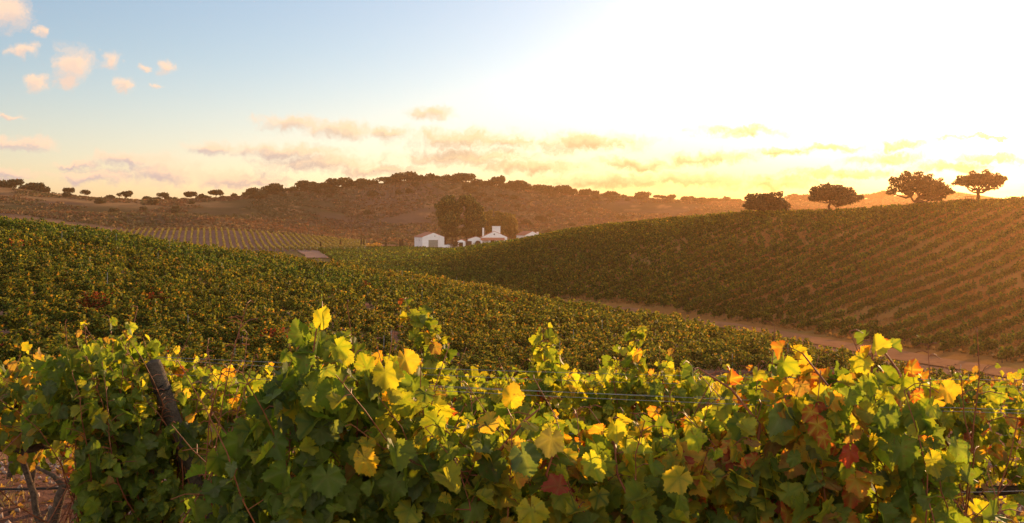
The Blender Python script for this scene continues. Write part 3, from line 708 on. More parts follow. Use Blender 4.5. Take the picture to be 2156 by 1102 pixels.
# shed whose wall shows as a white post like strip
s2_ = empty('shed', (ux(963, 596), 596, hz_), R(-8)); tag(s2_, 'narrow white shed with a dark opening under the gum trees', 'shed')
gable(s2_, 4.2, 5, 3.0, 3.9, M['limewash'])
mb = MB(); mb.box((2.0, -.06, 1.2), (2.2, .1, 2.4)); mb.build('door', M['dark'], s2_)
mb = MB(); mb.box((5.9, 2, 1.5), (3.2, .3, 3.2)); mb.build('wall', M['dark'], s2_)
# outbuilding further right
ob = empty('outbuilding', (ux(1106, 612), 612, -12.9), R(24)); tag(ob, 'white gabled outbuilding peeping over the vineyard crest, with a stub chimney', 'outbuilding')
rf2 = gable(ob, 9.0, 12, 6.1, 8.2, M['limewash'])
mb = MB(); mb.box((8.3, 1.6, 7.0), (.9, .9, 1.5)); mb.box((8.3, 1.6, 7.85), (1.1, 1.1, .16)); mb.build('chimney', M['limewash'], rf2)
# low yard wall and car
yw = MB(); yw.box((0, 0, .35), (8.4, .3, 1.5)); yw.box((0, 0, 1.13), (8.6, .42, .08))
o = yw.build('yard_wall', M['limewash']); o.location = (ux(948, 594), 594, hz_); tag(o, 'low white yard wall beside the barn, in front of the car', 'wall')
car = empty('parked_car', (ux(946, 600), 600, hz_ + .05), R(3)); tag(car, 'pale blue grey car parked between the barn and the gum trees', 'car')
pf = [(-2.15, .45), (-2.1, .85), (-1.3, 1.0), (-.7, 1.45), (.9, 1.48), (1.6, 1.02), (2.1, .9), (2.2, .45)]
mb = MB(); n = len(pf); V = [(x, -.8, z) for x, z in pf] + [(x, .8, z) for x, z in pf]
mb.add(V, [tuple(range(n))[::-1], tuple(range(n, 2 * n))] + [(i, (i + 1) % n, n + (i + 1) % n, n + i) for i in range(n)]); mb.build('body', M['carpaint'], car)
mb = MB(); mb.add([(-1.15, -.81, 1.02), (1.4, -.81, 1.04), (.85, -.81, 1.4), (-.62, -.81, 1.38)], [(0, 1, 2, 3)]); mb.add([(-1.15, -.81, 1.02), (1.4, -.81, 1.04), (.85, -.81, 1.4), (-.62, -.81, 1.38)][::-1], [(0, 1, 2, 3)]); mb.build('side_window', M['glass'], car)
for wx_ in (-1.35, 1.35):
    for wy in (-.78, .78):
        mb = MB(); mb.tube([(wx_, wy - .1, .32), (wx_, wy + .1, .32)], [.33, .33], 12, False); mb.add([(wx_ + .33 * math.cos(t), wy - .1 if wy < 0 else wy + .1, .32 + .33 * math.sin(t)) for t in np.linspace(0, 6.283, 13)[:-1]], [tuple(range(12))]); mb.build('wheel', M['tyre'], car)
bush(1003, 592, 4.0, 2.6, [(0.05,0.06,0.025),(0.07,0.08,0.03)], 'dark round garden bush against the annexe wall')
bush(958, 591, 4.6, 3.4, [(0.05,0.05,0.025),(0.08,0.06,0.03)], 'dark shrub under the gum trees beside the narrow shed')
# hut on stilts under the umbrella oak and thin poles on the crest
def on(u, Y): x = ux(u, Y); return (x, Y, gz(x, Y))
ht = empty('hunting_hide', on(2041, 236)); tag(ht, 'small dark flat roofed hide beside the umbrella oak', 'hide')
mb = MB(); mb.box((0, 0, 1.35), (1.5, 1.2, .9)); mb.build('cabin', M['oakbark'], ht)
mb = MB(); mb.box((0, 0, 2.2), (2.0, 1.6, .1)); mb.build('roof', M['oakbark'], ht)
for a in (-.65, .65):
    for b in (-.5, .5): mb = MB(); mb.box((a, b, .75), (.09, .09, 3.0)); mb.build('leg', M['oakbark'], ht)
for (u, Y, h, lab) in [(2152, 226, 1.9, 'thin pole standing alone at the crest beyond the last bushes'), (2131, 228, 1.1, 'short stake on the crest beside the ragged bush')]:
    mb = MB(); mb.tube([(0, 0, -.3), (0, 0, h)], [.05, .045]); mb.tube([(-.05, 0, h - .1), (.06, 0, h - .1)], [.03, .03]); o = mb.build('stake', M['oakbark']); o.location = on(u, Y); tag(o, lab, 'stake')

# ------------------------------------------------------------- striped young rows in the far field
def stripes():
    dv = np.array([-0.271, 0.963]); nv = np.array([dv[1], -dv[0]])
    c0 = np.array([ux(470, 565), 565.0]); k = 0
    for i in range(-24, 32):
        s = np.arange(-70, 90, .55); X = c0[0] + nv[0] * i * 3.15 + dv[0] * s; Yy = c0[1] + nv[1] * i * 3.15 + dv[1] * s
        ok = stripe_zone(X, Yy); X, Yy = X[ok], Yy[ok]
        if len(X) < 12: continue
        m = 8; Pp = np.repeat(np.stack([X, Yy, GZ(X, Yy) + .85], 1), m, 0) + r.normal(size=(len(X) * m, 3)) * [.20, .25, .36]
        V, Fq = cards(Pp, r.uniform(.4, .7, len(Pp)), r)
        c = np.array([(0.26, 0.24, 0.06), (0.34, 0.28, 0.08), (0.20, 0.15, 0.05)])[r.integers(0, 3, len(Pp))]
        e = empty('vine_row', (0, 0, 0)); tag(e, 'thin yellowish vine row on the mauve soil of the far striped field', 'vine row', 'parallel rows of the far striped field')
        link('foliage', npmesh('row_foliage', V, [Fq], M['scrub'], np.repeat(c * r.uniform(.7, 1.2, len(c))[:, None], 6, 0)), e)
        mb = MB()
        for j in (0, len(X) // 2, len(X) - 1): mb.tube([(X[j], Yy[j], GZ(X[j:j+1], Yy[j:j+1])[0] - .2), (X[j], Yy[j], GZ(X[j:j+1], Yy[j:j+1])[0] + 2.1)], [.07, .07])
        mb.build('end_post', M['steel'], e)
stripes()

# ------------------------------------------------------------- vineyard bushes of the slopes
PALM = np.array([(0.055,0.095,0.018),(0.085,0.13,0.022),(0.18,0.20,0.03),(0.32,0.26,0.035),(0.34,0.19,0.035),(0.035,0.06,0.015)])
REDS = np.array([(0.42,0.08,0.03),(0.36,0.12,0.03),(0.26,0.05,0.03)])
def bush_pts(n, r, L=1.3, h=1.35, wd=.42):
    """points of one trained vine: a rounded hedge piece with upright shoots"""
    ns = 9; sx_ = np.linspace(-L / 2, L / 2, ns) + r.normal(size=ns) * .06; sh = h * r.uniform(.6, 1.2, ns); sy_ = r.normal(size=ns) * .12
    k = r.integers(0, ns, n); t = r.random(n) ** .8
    x = sx_[k] + r.normal(size=n) * (.16 - .10 * t); z = .42 + t * (sh[k] - .42); wdt = wd * (1 - .55 * t)
    y = sy_[k] + r.uniform(-1, 1, n) * wdt
    z = z - .12 * np.abs(y) / wd * (t < .8)
    return np.stack([x, y, z], 1), t
def mid_proto(r, n, ls):
    P_, t = bush_pts(n, r); V, Fq = cards(P_, ls * r.uniform(.7, 1.3, n), r)
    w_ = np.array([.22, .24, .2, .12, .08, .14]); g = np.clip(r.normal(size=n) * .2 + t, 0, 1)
    c = PALM[np.where(r.random(n) < g ** 2.2 * .6, r.choice([2, 3, 2, 4, 2], n), r.choice([0, 1, 5, 5, 2], n))]  # autumn mix; gold highlights on tips and shade below are painted by height
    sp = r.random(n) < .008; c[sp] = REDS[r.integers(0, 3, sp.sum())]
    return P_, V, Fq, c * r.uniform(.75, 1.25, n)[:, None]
def trunk_mb(mb, r, o=(0, 0, 0), k=6):
    b = r.uniform(-.08, .08); mb.tube([(o[0], o[1], o[2] - .15), (o[0] + b, o[1], o[2] + .25), (o[0] + r.uniform(-.1, .1), o[1], o[2] + .6), (o[0] + r.uniform(-.2, .2), o[1], o[2] + .85)], [.055, .045, .04, .02], k)
rm = np.random.default_rng(5)
def grid_rows(c0, ang, sp, vs, L, W, r, jit=.12):
    d = np.array([math.cos(ang), math.sin(ang)]); nn = np.array([-d[1], d[0]])
    i = np.arange(-int(W / sp), int(W / sp) + 1); j = np.arange(-int(L / vs), int(L / vs) + 1)
    I, J = np.meshgrid(i, j, indexing='ij'); off = r.uniform(0, vs, len(i))
    A = I * sp; B = J * vs + off[:, None]
    X = c0[0] + nn[0] * A + d[0] * B + r.normal(size=A.shape) * jit; Y = c0[1] + nn[1] * A + d[1] * B + r.normal(size=A.shape) * jit * .6
    return X.ravel(), Y.ravel()
def visible_u(X, Y, pad=60): u = U0 + F * X / Y; return (u > -pad) & (u < 2156 + pad)
# ---- near slope: rows run across the view
A1 = R(7)
X, Y = grid_rows((0, 100), A1, 3.3, 1.2, 170, 110, rm)
ok = (Y > 31) & (Y < 182) & visible_u(X, np.maximum(Y, 1), 120) & (track_d(X, Y) < -5.5) & (Y < np.interp(U0 + F * X / np.maximum(Y, 1), [0, 1050, 1200, 1400, 1600, 1800, 1990, 2156, 2400], [182, 160, 138, 122, 103, 87, 76, 67, 58]))
X, Y = X[ok], Y[ok]; gap = fbm(X, Y, .11, 3, 31) + rm.normal(size=len(X)) * .25
ok = (gap < np.where(Y < 78, .38, .62)) & (rm.random(len(X)) > .05); X, Y = X[ok], Y[ok]
Z = GZ(X, Y); vt = V0 - F * (Z + 1.3) / Y
# hidden ones behind the crest are left out
def occl(X, Y, Z):
    vis = np.ones(len(X), bool); top = (Z + 1.7) / Y
    for t in np.linspace(.35, .985, 26):
        vis &= (GZ(X * t, Y * t) + .25) / (Y * t) < top
    return vis
ok = occl(X, Y, Z) & (vt < 800); X, Y, Z, vt = X[ok], Y[ok], Z[ok], vt[ok]
od = np.argsort(Y); X, Y, Z, vt = X[od], Y[od], Z[od], vt[od]
infr = visible_u(X, Y, 15); idx = np.where(infr)[0][:262]; rest = np.setdiff1d(np.arange(len(X)), idx)
protos = []
for i in range(10):
    P_, V, Fq, c = mid_proto(rm, 1400, .115)
    if i == 9: c = np.where((rm.random(1400) < .55)[:, None], REDS[rm.integers(0, 3, 1400)] * rm.uniform(.4, .9, 1400)[:, None], c)
    mb = MB(); trunk_mb(mb, rm)
    mb.tube([(-.55, 0, .72), (0, .02, .7), (.55, 0, .74)], [.02, .03, .02], 6, False)
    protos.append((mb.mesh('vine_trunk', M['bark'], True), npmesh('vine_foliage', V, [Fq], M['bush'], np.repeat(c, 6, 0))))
def put(name, pr, loc, label, group, rz, s):
    e = empty(name, loc, rz); e.scale = s; tag(e, label, 'vine', group)
    link('trunk', pr[0], e); link('foliage', pr[1], e); return e
for q, i in enumerate(idx):
    red = rm.random() < .008
    lab, gr = ('leafy green and gold vine bush in the nearer rows of the rising slope', 'vine bushes in the nearer rows of the rising slope')
    if red: lab, gr = 'vine bush turned red among the green ones of the rising slope', 'reddened vine bushes of the rising slope'
    put('grapevine', protos[9 if red else rm.integers(0, 9)], (X[i], Y[i], Z[i]), lab, gr, A1 + rm.choice([0, math.pi]) + rm.normal() * .06, (rm.uniform(.95, 1.25), rm.uniform(.9, 1.2), rm.uniform(.82, 1.12)))
def mass(name, X, Y, Z, nper, ls, ang, label, hscale=1.0, red=.005, trunks=True, zone=None, tint=None, gold=0.0, wd=1.0):
    """one mesh for the many further bushes"""
    Vs, Cs, Fs = [], [], []; off = 0
    base = [bush_pts(nper, rm, 1.35, 1.32 * hscale) for _ in range(12)]
    pid = rm.integers(0, 12, len(X)); tb = MB()
    for k in range(12):
        sel = np.where(pid == k)[0]
        if not len(sel): continue
        P_, t = base[k]; ca, sa = np.cos(ang), np.sin(ang); fl = rm.choice([-1, 1], len(sel)); sz = rm.uniform(.8, 1.15, len(sel))
        lx = P_[None, :, 0] * fl[:, None]; ly = wd * P_[None, :, 1] * rm.uniform(.8, 1.2, len(sel))[:, None]
        W = np.stack([X[sel, None] + lx * ca - ly * sa, Y[sel, None] + lx * sa + ly * ca, Z[sel, None] + P_[None, :, 2] * sz[:, None]], -1).reshape(-1, 3)
        n = len(W); V, Fq = cards(W, ls * rm.uniform(.7, 1.3, n), rm)
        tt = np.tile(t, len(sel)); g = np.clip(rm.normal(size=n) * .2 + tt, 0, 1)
        c = PALM[np.where(rm.random(n) < g ** 2.2 * (.6 + gold), rm.choice([2, 3, 2, 4, 2], n), rm.choice([0, 1, 5, 5, 2], n))]  # same height colouring: sunlit gold painted on tips, shaded greens beneath
        pr_ = rm.random(len(sel)) < red; fr = fbm(X[sel], Y[sel], .12, 2, 77) > .75; pr_ |= fr & (rm.random(len(sel)) < red * 8)
        pm = np.repeat(pr_, nper) & (rm.random(n) < .7); c[pm] = REDS[rm.integers(0, 3, pm.sum())]
        c = c * np.repeat(rm.uniform(.7, 1.25, len(sel)), nper)[:, None] * rm.uniform(.8, 1.2, n)[:, None]
        pt = np.clip(fbm(X[sel], Y[sel], .045, 3, 88), -1, 1); c = c * np.repeat(np.stack([1 + .35 * pt, 1 + .12 * pt, 1 + 0 * pt], 1), nper, 0)
        if tint is not None: c = c * tint
        Vs.append(V); Cs.append(np.repeat(c, 6, 0)); Fs.append(Fq + off); off += len(V)
    o = link(name, npmesh('vine_mass', np.concatenate(Vs), [np.concatenate(Fs)], M['bush'], np.concatenate(Cs)))
    tag(o, label, 'vines', kind='stuff')
    if trunks:
        tV = np.stack([X, Y, Z], 1); a = 0.045
        sq = np.array([(-a, -a, -.2), (a, -a, -.2), (a, a, -.2), (-a, a, -.2), (-a, -a, .6), (a, -a, .6), (a, a, .6), (-a, a, .6)])
        lean = rm.normal(size=(len(X), 1, 2)) * .08
        V = tV[:, None] + sq[None]; V[:, 4:, :2] += lean
        Fq = (np.arange(len(X))[:, None, None] * 8 + np.array([(0, 1, 5, 4), (1, 2, 6, 5), (2, 3, 7, 6), (3, 0, 4, 7)])[None]).reshape(-1, 4)
        o2 = link('vine_stems', npmesh('stems', V.reshape(-1, 3), [Fq], M['bark']), None)
        tag(o2, label.replace('bushes', 'stems') if 'bushes' in label else 'dark stems of ' + label, 'vines', kind='stuff')
rx, ry, rz_ = X[rest], Y[rest], Z[rest]
nb_ = ry < 95
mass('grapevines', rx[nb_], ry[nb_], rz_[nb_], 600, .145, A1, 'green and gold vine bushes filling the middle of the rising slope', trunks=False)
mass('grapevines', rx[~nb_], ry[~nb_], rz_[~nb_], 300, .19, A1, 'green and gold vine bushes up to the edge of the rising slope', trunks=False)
# steel stakes standing proud of the rows
k = 0
for i in rm.permutation(len(X)):
    if k >= 48: break
    if not (-10 < U0 + F * X[i] / Y[i] < 2166): continue
    mb = MB(); h = rm.uniform(1.45, 1.9); mb.tube([(0, 0, -.2), (rm.normal() * .03, 0, h)], [.014, .014]); mb.box((0, -.02, h - .12), (.04, .03, .02))
    o = mb.build('trellis_stake', M['steel']); o.location = (X[i] + .6, Y[i] - .2, Z[i]); tag(o, 'thin grey steel stake poking out of the vines of the rising slope', 'stake', 'steel stakes of the rising slope'); k += 1
# ---- right slope: rows climb away to the right
A2 = R(47)
X, Y = grid_rows((0, 330), A2, 3.5, 1.25, 420, 420, rm, .1)
ok = (Y > 60) & (Y < 600) & (track_d(X, Y) > 5.2) & visible_u(X, np.maximum(Y, 1), 80); X, Y = X[ok], Y[ok]
u = U0 + F * X / Y
ok = (Y < np.interp(u, [600, 700, 860, 1000, 1100, 1200, 1400, 1600, 1800, 2156, 2300], [480, 540, 575, 470, 420, 345, 315, 290, 268, 240, 230])) & ((u > np.interp(Y, [390, 520, 530], [700, 668, 640])) | (Y < 300)); X, Y, u = X[ok], Y[ok], u[ok]
gap = fbm(X, Y, .07, 3, 41) + rm.normal(size=len(X)) * .3
ok = (gap < np.where(Y < 280, np.where(u > 1500, .7, 1.05), 2)) & (rm.random(len(X)) > .04); X, Y, u = X[ok], Y[ok], u[ok]
Z = GZ(X, Y); ok = occl(X, Y, Z); X, Y, Z, u = X[ok], Y[ok], Z[ok], u[ok]
e1 = (Y < 165); e2 = (Y >= 165) & (Y < 330); e3 = Y >= 330
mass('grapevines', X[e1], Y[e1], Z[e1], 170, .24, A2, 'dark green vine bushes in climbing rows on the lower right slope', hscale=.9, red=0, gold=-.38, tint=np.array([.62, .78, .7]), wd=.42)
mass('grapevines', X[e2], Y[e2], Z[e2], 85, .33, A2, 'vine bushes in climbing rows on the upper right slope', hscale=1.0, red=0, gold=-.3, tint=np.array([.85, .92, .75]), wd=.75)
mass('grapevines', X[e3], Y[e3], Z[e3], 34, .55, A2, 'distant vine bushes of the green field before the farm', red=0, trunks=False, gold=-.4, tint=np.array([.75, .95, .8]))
# dry weeds between the rows of the right slope
def weeds():
    n = 26000; Y = rm.uniform(95, 262, n); u = rm.uniform(1050, 2200, n); X = ux(u, Y)
    ok = (track_d(X, Y) > 5) & (fbm(X, Y, .08, 3, 51) > -.2); X, Y = X[ok], Y[ok]; n = len(X)
    Pp = np.repeat(np.stack([X, Y, GZ(X, Y) + .14], 1), 3, 0) + rm.normal(size=(n * 3, 3)) * [.3, .3, .06]
    V, Fq = cards(Pp, rm.uniform(.2, .5, n * 3), rm); c = np.array([(.24, .13, .045), (.32, .16, .05), (.16, .11, .04)])[rm.integers(0, 3, n * 3)]
    o = link('dry_weeds', npmesh('weeds', V, [Fq], M['scrub'], np.repeat(c, 6, 0))); tag(o, 'dry yellow weeds growing between the rows of the right slope', 'weeds', kind='stuff')
weeds()

# ------------------------------------------------------------- vine leaves of the near rows
rn = np.random.default_rng(23)
def leaf_template(seed, K=40, mid=True):
    q = np.random.default_rng(seed)
    lobes = [(90, 1.0, 30), (90 - 52, .86, 26), (90 + 52, .86, 26), (90 - 108, .66, 24), (90 + 108, .66, 24), (90 - 152, .52, 16), (90 + 152, .52, 16)]
    th = np.linspace(-90 + 6, 270 - 6, K)
    rr = np.zeros(K)
    for a, l, wd in lobes:
        l = l * q.uniform(.92, 1.06); a = a + q.normal() * 2.5
        dd = (th - a + 180) % 360 - 180
        rr = np.maximum(rr, l * (1 - .22 * np.minimum(np.abs(dd) / wd, 1.6) ** 1.4))
    rr = np.maximum(rr, .42)
    rr[[0, -1]] = .20
    rr *= 1 + np.where(np.arange(K) % 2 == 0, .06, -.05) * (rr > .3) + q.normal(size=K) * .02
    vein = np.zeros(K)
    for a in (90, 38, 142, -18, 198): vein = np.maximum(vein, np.exp(-(((th - a + 180) % 360 - 180) / 7.0) ** 2))
    t = np.radians(th); sag, cup, rip = q.uniform(-.28, .05), q.uniform(-.25, .4), q.uniform(.02, .09)
    ph = q.uniform(0, 6.28)
    def zf(x, y, r_): return sag * y * np.abs(y) + cup * x * x + rip * r_ * np.sin(5 * np.arctan2(y, x) + ph) * 1.4 - .10 * q.random() * r_ * vz
    vz = 1 - vein
    rings = [.42, .78, 1.0] if mid else [1.0]
    V = [np.array([[0, 0, 0]])]; w_ = [np.array([0.0])]
    for i, f in enumerate(rings):
        x, y = rr * f * np.cos(t), rr * f * np.sin(t)
        if i < len(rings) - 1 and mid: x, y = np.cos(t) * (rr * f * .5 + f * .5 * np.convolve(np.pad(rr, 2, 'edge'), np.ones(5) / 5, 'valid')), np.sin(t) * (rr * f * .5 + f * .5 * np.convolve(np.pad(rr, 2, 'edge'), np.ones(5) / 5, 'valid'))
        V.append(np.stack([x, y, zf(x, y, f * rr)], 1)); w_.append((1 - vein) * (f ** .8))
    V = np.concatenate(V); V[:, 1] -= .15
    nr = len(rings); T3 = [(0, 1 + j, 2 + j) for j in range(K - 1)]; Q = []
    for i in range(nr - 1):
        for j in range(K - 1): a = 1 + i * K + j; Q.append((a, a + K, a + K + 1, a + 1))
    return V * .5, np.array(T3), np.array(Q).reshape(-1, 4), np.concatenate(w_)
LT = [leaf_template(s, 56) for s in range(9)]
LTs = [leaf_template(40 + s, 20, False) for s in range(5)]
# base colours: (margin, vein)
GRN = [((.12,.17,.022),(.17,.21,.04)), ((.14,.19,.025),(.19,.23,.04)), ((.08,.13,.02),(.13,.17,.04)), ((.15,.21,.03),(.19,.24,.05)), ((.20,.21,.03),(.08,.14,.03)), ((.12,.16,.05),(.17,.2,.08))]
YGR = [((.40,.34,.04),(.09,.15,.03)), ((.30,.31,.04),(.12,.18,.03)), ((.22,.24,.03),(.16,.22,.03)), ((.30,.29,.03),(.18,.23,.03)), ((.17,.20,.025),(.14,.19,.03))]
YEL = [((.48,.39,.035),(.36,.36,.04)), ((.52,.35,.03),(.25,.28,.04)), ((.42,.37,.04),(.22,.27,.04)), ((.38,.34,.04),(.30,.31,.05))]
ORG = [((.58,.22,.03),(.5,.36,.04)), ((.55,.30,.04),(.42,.33,.05)), ((.34,.16,.05),(.3,.22,.06))]
RED = [((.42,.06,.025),(.42,.28,.05)), ((.30,.05,.03),(.28,.10,.04)), ((.48,.14,.03),(.45,.33,.06))]
PAL = [GRN, YGR, YEL, ORG, RED]
def pick_cols(wts, n):
    wts = np.array(wts, float); ci = rn.choice(5, n, p=wts / wts.sum()); a = np.empty((n, 3)); b = np.empty((n, 3))
    for i in range(n): m_, v_ = PAL[ci[i]][rn.integers(0, len(PAL[ci[i]]))]; a[i] = m_; b[i] = v_
    k = rn.uniform(.75, 1.25, n)[:, None]; return a * k, b * k
def frame(tip, nrm):
    y = tip / np.linalg.norm(tip, axis=1)[:, None]; z = nrm - (nrm * y).sum(1)[:, None] * y; z /= np.linalg.norm(z, axis=1)[:, None] + 1e-9
    x = np.cross(y, z); return np.stack([x, y, z], -1)
def leaves_mesh(name, P_, tip, nrm, size, cm, cv, small=False):
    Rm = frame(tip, nrm); TT = LTs if small else LT; k = rn.integers(0, len(TT), len(P_))
    Vs, Cs, F3, F4 = [], [], [], []; off = 0
    for i, (V, T3, Q, w_) in enumerate(TT):
        s = np.where(k == i)[0]
        if not len(s): continue
        # each leaf folds and droops a little differently
        Vl = np.repeat(V[None], len(s), 0); fold = rn.uniform(-.5, 1.9, len(s))[:, None]; curl = rn.uniform(-.8, 1.2, len(s))[:, None]
        Vl[:, :, 2] += fold * np.abs(Vl[:, :, 0]) * .55 - curl * np.maximum(Vl[:, :, 1], 0) ** 2 * 1.2
        Vl[:, :, 0] *= rn.uniform(.85, 1.1, len(s))[:, None]
        W = np.einsum('nij,nkj->nki', Rm[s], Vl) * size[s][:, None, None] + P_[s][:, None]
        c = cv[s][:, None] * (1 - w_)[None, :, None] + cm[s][:, None] * w_[None, :, None]
        o = off + np.arange(len(s))[:, None, None] * len(V)
        F3.append((o + T3[None]).reshape(-1, 3));
        if len(Q): F4.append((o + Q[None]).reshape(-1, 4))
        Vs.append(W.reshape(-1, 3)); Cs.append(c.reshape(-1, 3)); off += len(V) * len(s)
    fs = [np.concatenate(F3)] + ([np.concatenate(F4)] if F4 else [])
    return npmesh(name, np.concatenate(Vs), fs, M['leaf'], np.concatenate(Cs), not small)

def cane_path(base, top, n=9, bow=.1, lean=0.0):
    t = np.linspace(0, 1, n)[:, None]; b = np.array(base, float); e = np.array(top, float)
    off = np.cumsum(rn.normal(size=(n, 3)) * [.016, .016, .004], 0); off -= off * 0
    pth = b + (e - b) * t + off * t + np.array([rn.normal() * bow, rn.normal() * bow, 0]) * np.sin(t * math.pi)
    return pth
def vine(name, x0, Y0, topf, label, wts, nshoot=14, lsize=(.085, .15), dens=1.0, zb=None, width=.55, group=None, small=False,
         depth=.22, low=.0, side=0.0, extra=None, topw=None, r_leaf=.09, skirt=True, trunk=True, vis_w=None, cut=None):
    zg = gz(x0, Y0) if zb is None else zb
    e = empty(name, (x0, Y0, zg)); tag(e, label, 'vine', group)
    o = np.array([x0, Y0, zg]); zc = .72
    mb = MB()
    if trunk:
        mb.tube([(0, 0, -.1), (rn.normal() * .04, rn.normal() * .03, .2), (rn.normal() * .06, rn.normal() * .03, .45), (0, 0, zc - .03)], [.045, .038, .035, .034], 6)
    cp = np.array([(-width, 0, zc + .02), (-width * .5, .02, zc), (0, 0, zc - .02), (width * .5, -.02, zc), (width, 0, zc + .03)]) + rn.normal(size=(5, 3)) * .015
    mb.tube(cp, [.014, .02, .03, .02, .014], 6); mb.build('trunk', M['bark'], e, True)
    P_, tip, nrm, sz, tpos = [], [], [], [], []
    paths = []
    for i in range(nshoot):
        sx_ = (i + rn.uniform(.1, .9)) / nshoot * 2 * width - width
        zt = topf(x0 + sx_) - zg
        hh = zc + (zt - zc) * (rn.uniform(.78, 1.04) if rn.random() < .75 else rn.uniform(1.0, 1.17))
        ey = rn.normal() * depth * .8
        paths.append((cane_path((sx_, rn.normal() * .03, zc), (sx_ + rn.normal() * .12, ey, hh)), .0034, 1.0))
    for (pts, rad, dn) in (extra or []): paths.append((np.array(pts, float) - o, rad, dn))
    exf = []
    for (pth, rad, dn) in paths:
        L = np.linalg.norm(np.diff(pth, axis=0), axis=1).sum()
        c = MB(); c.tube(pth, np.linspace(rad, rad * .4, len(pth)), 6, False)
        npt = max(3, int(L / .075 * dens * dn)); tt = np.sort(rn.uniform(.06, 1.0, npt)); tt[-1] = 1.0
        ii = np.clip((tt * (len(pth) - 1)).astype(int), 0, len(pth) - 2); f = (tt * (len(pth) - 1) - ii)[:, None]
        q = pth[ii] * (1 - f) + pth[ii + 1] * f
        az = rn.uniform(0, 2 * math.pi, npt) if dn < 1 else np.where(rn.random(npt) < .6, np.where(rn.random(npt) < .55, -math.pi / 2, math.pi / 2) + rn.normal(size=npt) * .6, rn.uniform(0, 6.28, npt))
        out = np.stack([np.cos(az), np.sin(az), rn.uniform(-.25, .5, npt)], 1)
        s = rn.uniform(lsize[0], lsize[1], npt) * np.where(tt > .85, .72, 1.0)
        pl = s * rn.uniform(.45, .95, npt)
        lp = q + out * pl[:, None]
        if not small:
            for a, b in zip(q, lp): c.tube([a, (a + b) / 2 + [0, 0, .008], b], .0016, 3, False)
        co = c.build('cane', M['cane'], e, True)
        exf.append(np.full(npt, rad != .0034 or dn != 1.0)); P_.append(lp); sz.append(s); tpos.append(tt * (0.6 + .4 * (dn < 1)) + .0)
        tdir = out * [.75, .75, .3] + np.stack([rn.normal(size=npt) * .45, rn.normal(size=npt) * .3, rn.uniform(-1.2, .05, npt)], 1)
        tip.append(tdir); nrm.append(out * [.8, .8, .3] + [0, 0, .75] + rn.normal(size=(npt, 3)) * .62)
    # side shoots fill the hedge
    nf = int(nshoot * (9 if small else 17) * dens); sx_ = rn.uniform(-width * 1.05, width * 1.05, nf); zt = np.array([topf(x0 + a) for a in sx_]) - zg
    lowz = zc - .18 - low
    hz = lowz + (zt * .98 - lowz) * rn.random(nf) ** .85; yy = rn.choice([-1, 1], nf) * depth * rn.uniform(.5, 1.25, nf)
    P_.append(np.stack([sx_, yy, hz], 1)); s = rn.uniform(lsize[0], lsize[1], nf); sz.append(s); tpos.append((hz - zc) / np.maximum(zt - zc, .1) * .6)
    out = np.stack([rn.normal(size=nf) * .5, np.sign(yy), rn.uniform(-.2, .5, nf)], 1)
    tip.append(out * .5 + np.stack([rn.normal(size=nf) * .5, rn.normal(size=nf) * .2, rn.uniform(-1.3, -.1, nf)], 1)); nrm.append(out + [0, 0, .5] + rn.normal(size=(nf, 3)) * .6)
    P_ = np.concatenate(P_); tip = np.concatenate(tip); nrm = np.concatenate(nrm); sz = np.concatenate(sz); tpos = np.concatenate(tpos)
    exm = np.zeros(len(P_), bool); exf = np.concatenate(exf); exm[:len(exf)] = exf
    if cut is not None: kp = cut(P_ + o) | exm; P_, tip, nrm, sz, tpos = P_[kp], tip[kp], nrm[kp], sz[kp], tpos[kp]
    cm, cv = pick_cols(wts, len(P_))
    if topw is not None:
        tm = tpos > rn.uniform(.42, .8, len(tpos)); a, b = pick_cols(topw, tm.sum()); cm[tm] = a; cv[tm] = b
    link('foliage', leaves_mesh('vine_foliage', P_, tip, nrm, sz, cm, cv, small), e)
    return e
def one_leaf(e, u, v, Y, size, cm, cv, tip, nrm, label, seed=1):
    x = ux(u, Y); z = -(v - V0) / F * Y; o = np.array(e.location)
    me = leaves_mesh('leaf', np.array([[x, Y, z]]) - o, np.array([tip], float), np.array([nrm], float), np.array([size]), np.array([cm]), np.array([cv]))
    q = link('leaf', me, e); q['label'] = label; return q
def W3(u, v, Y): return (ux(u, Y), Y, -(v - V0) / F * Y)

# ---- nearest row
YA = 3.35
prA = [(380,1010),(440,985),(500,890),(560,820),(600,700),(640,672),(680,655),(720,672),(770,715),(850,728),(890,790),(950,850),(1000,860),(1080,845),(1150,870),(1300,885),(1400,880),(1500,860),
       (1560,800),(1620,765),(1660,750),(1760,760),(1830,735),(1880,750),(1920,800),(1970,830),(2010,880),(2060,960),(2156,1010),(2300,1000)]
ua, va = zip(*prA)
def topA(x, Y=YA): return -(np.interp(U0 + F * x / Y, ua, va) - V0) / F * Y - .04
g_mix = {0: (9, 1, .4, .2, .05), 1: (7, 2.2, 1, .4, .1), 2: (4, 4, 2.6, .8, .1), 3: (3.2, 4, 3, 1.4, .5), 4: (3.6, 2.4, 1.8, 1.8, 2.8)}
def ex(uvs, Y, rad=.004, dn=.55): return ([W3(u, v, Y + d) for u, v, d in uvs], rad, dn)
def cutA(P):
    u = U0 + F * P[:, 0] / P[:, 1]; v = V0 - F * P[:, 2] / P[:, 1]
    return (v > np.interp(u, ua, va) + rn.uniform(-30, 34, len(u))) & ~((u < 470) & (v < 960)) & (u > 395) & ~((u > 2040) & (rn.random(len(u)) < .8))
